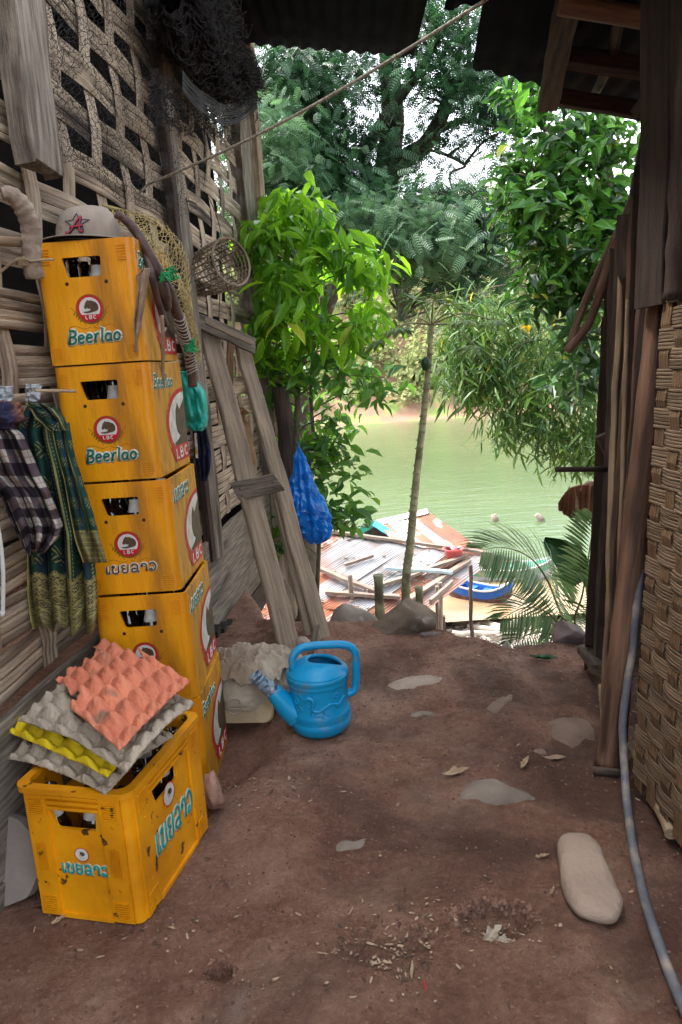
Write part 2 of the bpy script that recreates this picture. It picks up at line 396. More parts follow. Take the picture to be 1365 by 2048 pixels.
def hbars(mb,x0,x1,z0,z1,n,M,t=.0028,vert=False):
    for i in range(n):
        k=(i+.5)/n
        if vert: c=(x0+(x1-x0)*k,(z0+z1)/2,t/2); d=((x1-x0)/n*.42,z1-z0,t)
        else: c=((x0+x1)/2,z0+(z1-z0)*k,t/2); d=(x1-x0,(z1-z0)/n*.42,t)
        mb.box(M@Vector(c),d,M.to_3x3().to_4x4())
def sprig(mb,M,side,s,lift):
    base=Vector((side*.2*s,-1.15*s)); P=[M@Vector((side*(.35+1.0*t)*s,(-1.12+1.25*t+.12*math.sin(t*3))*s,lift)) for t in [i/8 for i in range(9)]]
    N3=M.to_3x3()@Vector((0,0,1)); mb.flatk=.3
    mb.tube(P,.0009,5,flat=N3)
    for i in range(4):
        for sd in (-1,1):
            t=.28+.13*i; x=side*(.35+1.0*t)*s+sd*.09*s; y=(-1.12+1.25*t)*s
            mb.plate([(x+.055*s*math.cos(a)*1.0-.09*s*math.sin(a)*side*.3,y+.1*s*math.sin(a)) for a in [k*math.pi/4 for k in range(8)]],[],0,M@T(0,0,lift+.0001*(i+1)+(.0005 if sd>0 else 0)))
    P=[M@Vector((side*(.1+1.5*t)*s,(-1.2-.12*math.sin(t*6.3))*s,lift)) for t in [i/8 for i in range(9)]]; mb.tube(P,.0007,5,flat=N3)
def emblem(mb,M,r,k=1,small=False):
    """round badge: red ring, white field, brown big cat, white letters. slots: 0 red 1 white 2 brown 3 ochre"""
    mb.smooth=False
    if not small:
        mb.mi=3; mb.plate(circ(r*1.1,40,0,-.03*r),[],0,M@T(0,0,.0006))
    mb.mi=0; mb.plate(circ(r),[],0,M@T(0,0,.0010)); mb.mi=1; mb.plate(circ(r*.8 if not small else r*.88,36,0,.04*r),[],0,M@T(0,0,.0014))
    if not small:
        mb.mi=0; mb.plate([(-.78*r,-.42*r),(.78*r,-.42*r),(.62*r,-.75*r),(0,-.95*r),(-.62*r,-.75*r)],[],0,M@T(0,0,.0018))
    mb.mi=2; s=r*.92 if not small else r*.6; oy=.20*r
    mb.plate([(x*s*.86+.06*r,y*s*.86+oy) for x,y in TIGER],[],0,M@T(0,0,.0022))
    mb.mi=1
    text(mb,['L','Bs','C'],M@T(.02*r,-.62*r,0),r*.25,r*.034,.3,.0026,width=r*.85,gap=.2) if not small else None
def side_badge(mb,M,w,h):
    """tall half-oval badge: red arc on the left, white field, big cat on the right, red box with letters"""
    def D(s,ox=0): 
        pts=[(w*.5,-h*.5*s),(w*.5,h*.5*s)]
        pts+=[(w*.5+ (w*1.0*s)*math.cos(a)*1.0, h*.5*s*math.sin(a)) for a in [math.radians(90+180*i/22) for i in range(1,22)]]
        return [(x+ox,y) for x,y in pts]
    mb.mi=0; mb.plate(D(1),[],0,M@T(0,0,.0008)); mb.mi=1; mb.plate([(x,y) for x,y in D(.88)],[],0,M@T(0,0,.0012))
    mb.mi=2; mb.plate([(w*.5,h*.34),(w*.2,h*.2),(w*.12,h*.3),(0,h*.2),(-w*.05,h*.02),(w*.0,-h*.1),(w*.12,-h*.16),(w*.02,-h*.2),(-w*.2,-h*.24),(-w*.15,-h*.31),(w*.5,-h*.31)],[],0,M@T(0,0,.0016))
    mb.mi=0; mb.plate([(-w*.42,-h*.28),(w*.5,-h*.28),(w*.5,-h*.5),(-w*.2,-h*.5)],[],0,M@T(0,0,.0020))
    mb.mi=1; text(mb,['L','Bs','C'],M@T(w*.12,-h*.385,0),h*.13,h*.016,.3,.0024,width=w*.62,gap=.2)
def words(name,root,M,lang,h,width,cols,slant=.1,rot=.0,outline=True,r=None,zoom=1.):
    g=['B','e','e','r','l','a','o'] if lang=='latin' else LAO
    r=r or h*.10
    b=MB(); b.smooth=True
    b.mi=0
    if outline: text(b,g,M,h,r*2.1,.18,.0004,slant,.08,width,rot)
    b.mi=1; text(b,g,M,h,r,.45,.0014,slant,.08,width,rot)
    return b.build(name,cols,root,local=True)
def bottle_mesh():
    b=MB(); b.smooth=True
    b.lathe([(0,.003),(.033,.0),(.036,.006),(.036,.165),(.034,.185),(.022,.212),(.0155,.235),(.0138,.262),(.0138,.268),(.0165,.270),(.0165,.284),(.0138,.286),(.0105,.286),(.0100,.25)],24,cap=False)
    return b
def bottle_parts(root):
    bottle_mesh().build('glass',m_glass,root,local=True)
    b=MB(); b.smooth=True; b.lathe([(.0226,.2115),(.0170,.2325),(.0150,.2485)],24,cap=False); b.build('neck_label',m_paper,root,local=True)
    b=MB(); b.smooth=True; b.lathe([(.0365,.08),(.0365,.15)],24,cap=False); b.build('body_label',m_paper,root,local=True)
b0=None
def put_bottle(loc,label,grp='beer bottles in the yellow crates'):
    global b0
    if b0 is None:
        b0=thing('beer_bottle',label,'bottle',loc,group=grp); bottle_parts(b0); return b0
    r=b0.copy(); COL.objects.link(r); r.location=loc; r['label']=label
    for c in BCH:
        q=c.copy(); COL.objects.link(q); q.parent=r
    return r
# ---------------------------------------------------------------- the tower of five crates
lab={5:'topmost yellow beer crate of the tall stack, under the grey cap',4:'second yellow beer crate from the top of the tall stack',
3:'middle yellow beer crate of the tall stack, white and brown Lao letters on its front',2:'fourth yellow beer crate down, its badge half hidden by the salmon egg tray',
1:'lowest yellow beer crate of the tall stack, standing on the dirt behind the open crate'}
fits={5:(-.498,2.048,-.047,1.255),4:(-.493,2.05,-.047,.926),3:(-.466,2.024,-.019,.598),2:(-.446,1.998,-.008,.272),1:(-.442,1.997,-.017,-.055)}
def trapez(cx,zt,w,h_,r=.008,k=.12): return roundpoly([(cx-w/2+w*k,zt-h_),(cx+w/2-.004,zt-h_),(cx+w/2,zt),(cx-w/2,zt)],r)
BCH=None; crate_pos={}
for k,(fx,fy,a,z) in fits.items():
    u=Vector((-math.cos(a),-math.sin(a),0)); v=Vector((-math.sin(a),math.cos(a),0))
    c=Vector((fx-.012,fy,z))+u*CW/2+v*CL/2; crate_pos[k]=(c,a)
    root=thing('beer_crate',lab[k],'crate',c,a,group='yellow crates in the tall stack')
    b=MB(); hf=trapez(-.010,CH-.045,.108,.052); hs=trapez(0,CH-.045,.11,.05)
    crate_shell(b,CW,CL,CH-.003,[hf],[],0)
    # lips under rim and above the foot, plus rib blocks in the corners
    b.mi=0
    MFf=T(0,-CL/2,0)@MF; MSs=T(CW/2,0,0)@MS
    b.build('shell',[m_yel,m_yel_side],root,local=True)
    def rib(*a):
        rb=MB(); hbars(rb,*a); rb.build('corner_rib',m_yel,root,local=True)
    for x0 in (-.125,.085):
        rib(x0+.006,x0+.030,CH-.062,CH-.018,6,MFf); rib(x0+.004,x0+.032,.012,.05,6,MFf)
    for x0 in (-.165,.13): rib(x0,x0+.02,CH-.055,CH-.02,5,MSs,.0012); rib(x0,x0+.02,.012,.045,5,MSs,.0012)
    for (x,zz) in ((-.056,CH-.113),(.052,CH-.113)):
        hb=MB(); hb.plate(circ(.0052,12,x,zz),[],.0,MFf@T(0,0,.0007)); hb.build('painted_rivet_hole',m_hole,root,local=True)  # flat dark disc, the shade inside a hole painted on
    e=MB(); emblem(e,MFf@T(-.002,.146,0),.036); e.mi=3
    for sd in (-1,1): sprig(e,MFf@T(-.002,.146,0),sd,.040,.0006)
    e.build('front_badge',[m_red,m_white,m_brown,m_wheat],root,local=True)
    e=MB(); side_badge(e,MSs@T(.045,.133,0),.225,.225); e.build('side_badge',[m_red,m_white,m_brown],root,local=True)
    lang='latin' if k>=4 else 'lao'
    words('front_lettering',root,MFf@T(.0,.075,0),lang,.034 if lang=='latin' else .024,.148,[m_white,m_greenp if lang=='latin' else m_brown],.12 if lang=='latin' else 0,.03)
    words('side_lettering',root,MSs@T(-.055,.270,0),'latin' if k in (5,4,1) else 'lao',.036,.20,[m_white,m_greenp],.1,.0,r=.0030)
    bx=.012 if k!=3 else .016
    P=Matrix.Translation(c)@Matrix.Rotation(a,4,'Z')@Vector((bx-.004,-.118,.018))
    bo=put_bottle(P,{5:'brown beer bottle behind the handle of the topmost stacked crate',4:'brown beer bottle behind the handle of the second stacked crate',3:'brown beer bottle behind the handle of the middle stacked crate',2:'brown beer bottle behind the handle of the fourth stacked crate',1:'brown beer bottle inside the lowest crate of the stack'}[k])
    if BCH is None: BCH=[o for o in COL.objects if o.parent==bo]
    for q in range(12):
        ix,iy=q%3,q//3
        if (ix,iy)==(1,0): continue
        Pq=Matrix.Translation(c)@Matrix.Rotation(a,4,'Z')@Vector((-.085+.085*ix,-.128+.086*iy,.018))
        nb=thing('beer_bottle','bare brown bottle deep inside the %s'%{5:'topmost stacked crate',4:'second stacked crate from the top',3:'middle stacked crate',2:'fourth stacked crate down',1:'lowest stacked crate'}[k],'bottle',Pq,group='bare bottles inside the stacked crates')
        gl=BCH[0] if BCH[0].name.startswith('glass') else [o for o in BCH if o.name.startswith('glass')][0]
        g2=gl.copy(); COL.objects.link(g2); g2.parent=nb
# ---------------------------------------------------------------- the open crate in front
fx,fy,a=-.503,1.426,-.238; w,l,h=.272,.37,.327
u=Vector((-math.cos(a),-math.sin(a),0)); v=Vector((-math.sin(a),math.cos(a),0)); c=Vector((fx,fy,0.0))+u*w/2+v*l/2
FC=(c.copy(),a)
root=thing('open_beer_crate','open yellow beer crate spotted with mud, egg trays lying across its top','crate',c,a)
b=MB(); MFf=T(0,-l/2,0)@MF; MSs=T(w/2,0,0)@MS
crate_shell(b,w,l,h,[trapez(-.005,h-.052,.115,.048)],[trapez(-.02,h-.052,.13,.048)])
# proud corner columns on front and side, three ribs under the rim, a foot strip
for mi,Mx,hw in ((0,MFf,w/2),(1,MSs,l/2)):
    b.mi=mi
    cwid=.052 if mi==0 else .062
    for sx in (-1,1):
        x0=sx*(hw-.018); x1=sx*(hw-.018-cwid)
        lo,hi=min(x0,x1),max(x0,x1); P=[(lo,.004),(hi,.004),(hi,h-.012),(lo,h-.012)]
        b.plate(P,[circ(.0045,10,(lo+hi)/2,h-.085),circ(.0045,10,(lo+hi)/2,.085)],.0062,Mx@T(0,0,.006))
    for zz in (h-.018,h-.032,h-.046): b.box(Mx@Vector((0,zz,.004)),(2*(hw-.018-cwid)-.001,.0065,.008),Mx.to_3x3().to_4x4())
    b.box(Mx@Vector((0,.006,.0035)),(2*(hw-.018-cwid)-.001,.010,.007),Mx.to_3x3().to_4x4())
b.mi=0
# thick rounded rim
R_=.024
def rr(hx,hy,R,n=7):
    o=[]
    for sx,sy,a0 in ((1,-1,-90),(1,1,0),(-1,1,90),(-1,-1,180)):
        for k in range(n+1):
            g=math.radians(a0+90*k/n); o.append((sx*(hx-R)+R*math.cos(g),sy*(hy-R)+R*math.sin(g)))
    return o
b.plate(rr(w/2+.009,l/2+.009,.03),[rr(w/2-.012,l/2-.012,.026)],.014,T(0,0,h+.001))
b.build('shell',[m_yel_dirty,m_yel_dirty],root,local=True,bevel=.0012)
def rib(*a,**k):
    rb=MB(); hbars(rb,*a,**k); rb.build('corner_rib',m_yel_dirty,root,local=True)
for sx in (-1,1):
    xc=sx*(w/2-.018-.026)
    rib(xc-.018,xc+.018,h-.065,h-.022,8,MFf@T(0,0,.006)); rib(xc-.018,xc+.018,.012,.058,8,MFf@T(0,0,.006)); rib(xc-.014,xc+.014,.12,.19,7,MFf@T(0,0,.006),vert=True)
    xc=sx*(l/2-.018-.031)
    rib(xc-.02,xc+.02,h-.065,h-.022,8,MSs@T(0,0,.006)); rib(xc-.02,xc+.02,.012,.058,8,MSs@T(0,0,.006))
e=MB(); emblem(e,MFf@T(.004,.165,0),.018,small=True); e.build('front_badge',[m_red,m_white,m_brown,m_wheat],root,local=True)
e=MB(); emblem(e,MSs@T(-.01,.215,0),.030,small=True); e.build('side_badge',[m_red,m_white,m_brown,m_wheat],root,local=True)
words('front_lettering',root,MFf@T(.008,.128,0),'lao',.024,.118,[m_cream,m_teal],0,0,r=.0026)
words('side_lettering',root,MSs@T(.004,.135,0),'lao',.056,.196,[m_cream,m_teal],0,.0,r=.0045)
RM=Matrix.Translation(c)@Matrix.Rotation(a,4,'Z')
names=['front left','front middle','front right','right side, second from the front,','right side, third from the front,','right side, rear,','back middle']
for (bx,by),nm in zip([(-.088,-.14),(.012,-.135),(.09,-.14),(.085,-.045),(.088,.05),(.085,.135),(0,.13)],
   ['brown beer bottle in the front left corner of the open crate','brown beer bottle seen through the front handle of the open crate','brown beer bottle in the front right corner of the open crate','brown beer bottle behind the side handle of the open crate','brown beer bottle just past the side handle of the open crate','brown beer bottle in the rear right corner of the open crate','brown beer bottle at the back of the open crate under the egg trays']):
    put_bottle(RM@Vector((bx,by,.02)),nm)
# ---------------------------------------------------------------- left hut
m_weave=mat('weathered_bamboo',(.50,.40,.285),(.17,.125,.085),5,.85,.6,60,(1,.6,6),c3=(.05,.035,.025),s3=2.2,t3=(.5,.72))
m_weave2=mat('bamboo_slat_upright',(.46,.37,.27),(.2,.145,.10),5,.85,.6,60,(4,4,.8),c3=(.06,.04,.03),s3=2.2,t3=(.55,.75))
m_wood=mat('grey_wood',(.30,.255,.20),(.13,.105,.08),6,.85,.9,30,(1,14,14),c3=(.06,.045,.035),s3=1.6,t3=(.55,.75))
m_wood2=mat('dusty_plank',(.33,.255,.175),(.19,.14,.095),4,.85,.8,30,(1,16,16),c3=(.09,.07,.055),s3=1.2,t3=(.58,.75))
m_wooddark=mat('dark_wood',(.09,.06,.045),(.035,.024,.02),5,.8,.8,30,(1,14,14))
m_tan=mat('tan_cane',(.34,.25,.15),(.2,.14,.085),6,.7,.4,30,(1,10,10))
m_inner=mat('near_black',(.03,.025,.02),(.015,.012,.01),6,.9)  # near-black colour for inner walls, gable and foot slats
m_roof=mat('rusty_dark_sheet',(.012,.013,.018),(.007,.007,.010),5,.95,.3,20,spec=.03,c3=(.022,.012,.010),s3=2,t3=(.6,.8))
def weave(b,fn,s0,s1,rows,verts,amp,ns_per=.05,th=.0035,rough=.004,vs_gap=0):
    """basket weave: rows (z,width,slats) pass over and under uprights (s,width,slats); fn(s,z,off) places"""
    vs_=[v[0] for v in verts]
    def off(s,i):
        # interpolate alternating sign between uprights
        if s<=vs_[0]: return amp*(1 if i%2 else -1)
        for j in range(len(vs_)-1):
            if s<=vs_[j+1]:
                t=(s-vs_[j])/(vs_[j+1]-vs_[j]); a=(-1)**(i+j); t=t*t*(3-2*t); return amp*a*(1-2*t)*-1
        return amp*((-1)**(i+len(vs_)-1))*-1
    b.mi=0
    for i,(z,w,ns) in enumerate(rows):
        sw=w/ns; 
        for k in range(ns):
            zc=z-w/2+sw*(k+.5); sd=random.random()*90; st=s0+random.uniform(0,.02); en=s1
            n=int((en-st)/ns_per); vs=[]
            for q in range(n+1):
                s=st+(en-st)*q/n; o=off(s,i)+rough*noise.noise(Vector((s*4,sd,0)))*1.5
                zz=zc+rough*1.4*noise.noise(Vector((s*2.5,sd,7)))+ w*.03*noise.noise(Vector((s*1.2,i*3.3,1)))
                hw=sw*.5*(.95+.16*noise.noise(Vector((s*6,sd,3))))
                vs+=[fn(s,zz-hw,o),fn(s,zz-hw*.5,o+th),fn(s,zz+hw*.5,o+th),fn(s,zz+hw,o),fn(s,zz,o-th*.6)]
            fs=[]
            for q in range(n):
                for e in range(5):
                    f_=(e+1)%5; fs.append((q*5+e,q*5+f_,q*5+5+f_,q*5+5+e))
            b.add(vs,fs)
    b.mi=1; zs=[r[0] for r in rows]; z0,z1=min(zs)-.06,max(zs)+.06
    order=sorted(range(len(rows)),key=lambda i:rows[i][0])
    for j,(s,w,ns) in enumerate(verts):
        sw=w/ns
        for k in range(ns):
            sc_=s-w/2+sw*(k+.5); sd=random.random()*90; n=max(8,int((z1-z0)/.035)); vs=[]
            for q in range(n+1):
                z=z0+(z1-z0)*q/n
                # opposite offset to the nearest rows
                o=0
                lo=None
                for a_,b_ in zip(order[:-1],order[1:]):
                    za,zb=rows[a_][0],rows[b_][0]
                    if za<=z<=zb:
                        t=(z-za)/(zb-za); t=t*t*(3-2*t); oa=amp*(-1)**(a_+j); ob=amp*(-1)**(b_+j); o=oa*(1-t)+ob*t; break
                ss=sc_+rough*noise.noise(Vector((z*3,sd,2))); hw=sw*.46
                vs+=[fn(ss-hw,z,o),fn(ss-hw*.4,z,o+th),fn(ss+hw*.4,z,o+th),fn(ss+hw,z,o),fn(ss,z,o-th*.6)]
            fs=[]
            for q in range(n):
                for e in range(5):
                    f_=(e+1)%5; fs.append((q*5+e,q*5+f_,q*5+5+f_,q*5+5+e))
            b.add(vs,fs)
def lw(s,z,o): return (wallx(s,o),s,z)
hutL=thing('woven_hut','grey woven bamboo hut on the left, with wide gaps in its upper wall','hut',(-1.0,2.8,0))
HR=hutL
rows=[];z=.49;i=0
while z<1.26: rows.append((z,.118,4)); z+=.128
z=rows[-1][0]+.15
while z<3.5: rows.append((z,.108 if int(z*10)%3 else .098,random.choice([3,4,5]))); z+=.166
verts=[(.9+.265*k,.085,4) for k in range(16)]
b=MB(); weave(b,lw,.5,5.12,rows,verts,.0065,rough=.0016); b.build('woven_wall',[m_weave,m_weave2],hutL)
# dark skirting boards
for z0,w_ in ((.335,.17),(.155,.18),(-.03,.18)):
    plank('skirting_board',(wallx(.4,.03),.4,z0),(wallx(5.05,.03),5.05,z0-.02),w_,.022,m_wood,hutL,up=(1,-.1,0))
plank('skirting_board',(wallx(3.,.035),3.,-.2),(wallx(5.05,.035),5.05,-.24),.17,.022,m_wooddark,hutL,up=(1,-.1,0))
bfs=MB()
for k in range(8):
    y_=3.35+.12*k; bfs.box((wallx(y_,.075),y_,-.17-.03*k),(.03,.085,.36),Matrix.Rotation(.12,4,'X'))
bfs.build('foot_slats',m_inner,hutL)
# posts
tp=PL(28,-70,.07); bt=PL(78,330,.07); plank('post',tp,bt,.125,.07,m_wood,hutL,up=(1,-.3,0),wob=.008,rag=.05)
plank('post',PL(302,-40,.05),(wallx(3.58,.05),3.58,.3),.075,.05,m_wood,hutL,up=(1,-.6,0),wob=.007)
plank('post',PL(296,-40,.045),(wallx(3.50,.045),3.50,.3),.03,.05,m_wooddark,hutL,up=(1,-.6,0),wob=.005)
cpz=wallx(5.14,.03); plank('corner_post',(cpz,5.14,3.5),(cpz+.0,5.14,-.55),.12,.11,m_wood,hutL,up=(.9,-.5,0),wob=.01)
plank('corner_post',(cpz+.10,5.22,3.4),(cpz+.10,5.22,-.6),.06,.06,m_wood2,hutL,up=(.9,-.5,0),wob=.01)
pole('stilt',[(cpz+.20,4.9,-.9),(cpz+.19,4.92,.2),(cpz+.15,4.95,1.1)],.055,m_wooddark,hutL,wob=.012)
# little ledge ends sticking out past the corner, seen over the bushes
for yy in (1.33,1.21,1.14): plank('wall_batten',(cpz-.1,5.25,yy),(cpz+.28,5.3,yy-.005),.03,.03,m_wood,hutL)
# roof, far walls (inside stays dark)
def corr(name,A,B,C_,D,m,parent,n=60,amp=.010,steps=14,th=.0012,jag=.0):
    """corrugated sheet: A-B edge with the waves, extruded to D-C"""
    A,B,C_,D=map(Vector,(A,B,C_,D)); nrm=(B-A).cross(D-A).normalized(); b=MB(); b.smooth=True
    sd=random.random()*50
    def f(u,v):
        p=(A*(1-u)+B*u)*(1-v)+(D*(1-u)+C_*u)*v
        e=(D-A).normalized()*jag*noise.noise(Vector((u*14,sd,v)))*(1 if v in (0,1) else 0)
        return p+nrm*amp*math.sin(u*2*math.pi*n/1)+nrm*.02*noise.noise(Vector((u*3,v*3,sd)))+e
    b.grid(f,n*6,steps); return b.build(name,m,parent,solid=th)
P1=PY(505,88,5.2); P2=PY(828,113,5.1); P3=PY(856,-4,3.9)
P2v=Vector(P2); dirx=(P2v-P1); A_=P2v-dirx.normalized()*1.5
zL=P2v.z+ .12*3.5
corr('roof_sheet',P2v,P2v+(Vector(P1)-P2v)*4.6,Vector((-4.3,2.6,zL+.55)),Vector((P3.x+.02,2.6,P3.z+.1)),m_roof,hutL,n=52)
corr('roof_sheet',(-.62,2.72,3.46),(-4.3,2.72,zL+.6),(-4.3,-1.2,zL+.6),(-.74,-1.2,3.42),m_roof,hutL,n=44)
plank('rafter',(wallx(5.,-.0),5.2,3.46),(wallx(.3,0),.3,3.36),.09,.05,m_wooddark,hutL)
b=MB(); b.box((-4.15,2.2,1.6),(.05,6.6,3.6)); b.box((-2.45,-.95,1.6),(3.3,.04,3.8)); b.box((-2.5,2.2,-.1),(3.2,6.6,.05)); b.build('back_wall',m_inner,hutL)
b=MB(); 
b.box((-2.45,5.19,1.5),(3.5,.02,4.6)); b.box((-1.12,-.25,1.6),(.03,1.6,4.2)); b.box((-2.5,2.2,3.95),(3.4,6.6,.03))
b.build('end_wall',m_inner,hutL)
# ---------------------------------------------------------------- draped black net high on the wall
m_net=mat('black_netting',(.014,.012,.011),None,rough=.8); m_netb=mat('dark_net_bundle',(.010,.009,.010),(.004,.004,.005),30,.95,1.,90)
nt_=thing('fishing_net','black fishing net bunched under the eave and trailing over the woven wall','net',PL(420,120,.1))
def wires(b,fn,nu,nv,r,skip=.0,jit=.0):
    """diamond netting on fn(u,v)"""
    def P(i,j): 
        u,v=i/nu,j/nv; q=Vector(fn(u,v)); 
        return q+Vector((noise.noise(Vector((i*1.7,j*1.3,0))),noise.noise(Vector((i*1.7,j*1.3,5))),noise.noise(Vector((i*1.7,j*1.3,9)))))*jit
    for i in range(nu+1):
        for j in range(nv):
            for d in (-1,1):
                k=i+(d if (i+j)%2==0 else 0)
                if (i+j)%2==0: a=(i,j); c=(i+d,j+1)
                else: continue
                if 0<=c[0]<=nu and random.random()>skip: b.tube([P(*a),P(*c)],r,3,False)
def netfn(u,v):
    # from upper left (70,-30) across to the corner post; hangs down to a ragged line
    x=70+u*400; top=-60+u*130; bot=250+150*math.sin(u*3.1)*.6+ (140*u if u<.85 else 60)+55*noise.noise(Vector((u*5,0,3)))
    y=top+(bot-top)*v; return PL(x,y,.06+.03*math.sin(u*19)+.05*noise.noise(Vector((u*6,v*5,1))))
b=MB(); wires(b,netfn,110,84,.00075,.12,.018); b.build('netting',m_net,nt_)
def bund(u,v):
    # lumpy hanging swag: px centre line from (300,-30) to (505,170)
    t=v; x=350+150*t; y=-40+200*t+50*math.sin(t*3.1); c=PL(x,y,.22); r=.20-.045*t+.03*math.sin(t*9)
    r*=math.sin(math.pi*min(1,max(0.02,.12+t*.86)))**.45
    g=u*2*math.pi; d=Vector((math.cos(g)*.8,math.sin(g)*.5,math.sin(g)*.95)); p=c+d*r
    n_=noise.noise(p*9)*.06+noise.noise(p*22)*.04+.03*noise.noise(p*50)+.02*math.sin(g*7+t*5); return p+d*n_
b=MB(); b.smooth=True; b.grid(lambda u,v:bund(u,v)*.86+PL(330+165*v,-40+200*v+50*math.sin(v*3.1),.22)*.14,150,100,closeu=True); b.build('net_bundle',m_netb,nt_)
b=MB(); wires(b,lambda u,v:bund(u,v),90,70,.0013,.05,.03); wires(b,lambda u,v:bund(u,v)+Vector((.02,-.02,-.03)),60,44,.0012,.1,.05); b.build('loose_netting',m_net,nt_)
def fr(u,v):
    x=430+85*u; y=150+ (95+30*math.sin(u*7))*v+60*(1-u)*0; return PL(x,y,.2)+Vector((.05*math.sin(u*20+v*3),.1*noise.noise(Vector((u*5,v*4,2))),0))
b=MB(); wires(b,fr,26,18,.0012,.1,.05)
def fr2(u,v): 
    x=300+170*u; y=150+60*u+ (110-40*u)*v+30*noise.noise(Vector((u*4,9,v))); return PL(x,y,.12)+Vector((.04*noise.noise(Vector((u*9,v*6,2))),0,0))
wires(b,fr2,60,30,.0012,.1,.04)
# tassel swag curve
for k in range(26):
    P=[PL(365+ (150)*t,140+70*math.sin(t*2.6)+k*1.6+8*noise.noise(Vector((t*4,k,0))),.26+.004*k) for t in [i/12 for i in range(13)]]; b.tube(P,.0016,4,False)
b.build('net_fringe',m_net,nt_)
# ---------------------------------------------------------------- rope
m_rope=mat('pale_rope',(.42,.38,.30),(.2,.18,.14),90,.9,.5,200)
rp=[PL(298,368,.03),PL(380,318,.2)]; A=Vector(PL(298,368,.05)); B_=Vector(PY(1000,-18,2.2)); 
pts=[A.lerp(B_,t)-Vector((0,0,.035*math.sin(math.pi*t))) for t in [i/24 for i in range(25)]]
b=MB(); b.smooth=True; b.tube(pts,.0050,8); b.tube([A+Vector((0,0,.0)),A+Vector((-.05,.02,-.03)),A+Vector((-.09,.02,.03))],.006,6)
tag(b.build('clothesline',m_rope),'pale rope stretched diagonally from the woven wall up to the dark roof','rope')
# ---------------------------------------------------------------- bent branch hook + rail, cord, slip of wood
m_bark=mat('pale_branch',(.33,.26,.19),(.2,.15,.11),7,.75,.5,25,(3,3,3),c3=(.1,.07,.05),s3=4,t3=(.6,.7))
hk=thing('bent_branch','hooked pale branch hanging beside the topmost crate, tied with thin cord','branch',PY(68,540,1.85))
b=MB(); b.smooth=True; P=smoothpts([PY(4,388,1.80),PY(22,388,1.81),PY(42,408,1.83),PY(58,440,1.85),PY(64,480,1.86),PY(64,520,1.86),PY(70,556,1.87)],6)
b.tube(P,[.014+.009*min(1,i/14)+.0015*math.sin(i*1.9) for i in range(len(P))],14); b.build('branch',m_bark,hk)
b=MB(); b.tube([PY(50,517,1.82),PY(60,523,1.835),PY(85,520,1.85),PY(107,519,1.9)],.003,6); 
for k in range(4): b.tube([PY(48+15*math.cos(g),518+3*k+3*math.sin(g),1.86-.024*math.sin(g)) for g in [i*math.pi/6 for i in range(13)]],.0028,5)
b.tube(smoothpts([PY(0,545,1.84),PY(25,525,1.84),PY(50,515,1.84)]),.0035,6)
b.build('cord_tie',m_tan,hk)
tag(pole('bamboo_rail',[PY(-60,478,1.76),PY(62,487,1.9)],.012,m_tan),'short tan bamboo rail behind the hooked branch','rail')
tag(plank('flat_stick',PY(70,781,1.72),PY(150,782,1.90),.010,.004,m_tan,up=(0,-1,.2),wob=.001),'thin flat stick poking out over the second crate, above the green cloth','stick')
m_news=mat('newsprint',(.45,.47,.48),(.25,.27,.29),60,.8,.3,40,(1,1,6))
for nm,lb,x0,x1,y0,y1 in (('newspaper','crumpled newsprint tucked in the wall at the far left above the purple bundle',-20,26,772,806),('newspaper','crumpled newsprint tucked in the wall beside the flat stick',52,82,768,803)):
    b=MB(); b.smooth=True; b.grid(lambda u,v:PY(x0+(x1-x0)*u,y0+(y1-y0)*v,1.86)+Vector((0,.02*noise.noise(Vector((u*4+x0,v*4,0)))-.015*math.sin(u*3.1),0)),20,14); tag(b.build(nm,m_news,solid=.001),lb,'newspaper')
b=MB(); b.smooth=True; b.tube(smoothpts([PY(-6,1040,1.5),PY(2,1090,1.5),PY(7,1150,1.5),PY(6,1225,1.5)]),.0045,8); b.tube([PY(6,1222,1.5),PY(5,1234,1.5)],[.006,.004],6)
tag(b.build('white_cord',mat('white_cord',(.5,.5,.46),None,rough=.8)),'white cord dangling at the far left edge below the plaid shirt','cord')
# ---------------------------------------------------------------- cap on the top crate
m_capc=mat('dusty_cap_cloth',(.36,.30,.24),(.27,.22,.175),12,.95,.3,300,c3=(.12,.10,.085),s3=7,t3=(.58,.8))
m_brim=mat('dark_brim',(.02,.017,.02),(.05,.045,.045),20,.9); m_navy=mat('navy_thread',(.02,.025,.06),None,rough=.8)
cc,ca=crate_pos[5]; ztop=cc.z+CH
cp0=Vector((cc.x-.035,cc.y-.055,ztop+.004)); cap=thing('baseball_cap','dusty grey baseball cap with a red and navy star emblem, on the topmost crate','cap',cp0,-.25)
b=MB(); b.smooth=True
def crown(u,v):
    g=u*2*math.pi; t=v*math.pi/2; r=.088*(math.cos(t)**.55 if v<1 else 0); z=.100*math.sin(t)**.95
    x=r*math.cos(g)*1.02; y=r*math.sin(g)*1.1+.02; p=Vector((x,y,z+.006)); f_=noise.noise(p*14)*.004
    dent=-.010*math.exp(-((x+.02)**2+(y-.0)**2)/.0012)*(1 if v>.5 else 0)
    return p*(1+f_*4)+Vector((0,0,dent+ .004*noise.noise(p*25)))
b.grid(crown,56,20,closeu=True); b.build('crown',m_capc,cap,local=True,solid=.002)
b=MB(); b.smooth=True
def brim(u,v):
    g=math.pi+ (u)*math.pi; g=math.radians(188+u*164); R=.09+ .062*v*math.sin(math.radians(180*u))**.6; x=R*math.cos(g)*1.12; y=R*math.sin(g)*1.05+.02
    return (x,y,.012-.010*v*1.0-.14*abs(x)**1.6*1.0+.004)
b.grid(brim,40,8); b.mi=0; b.build('brim',[m_capc],cap,local=True,solid=.003)
b=MB(); b.smooth=True
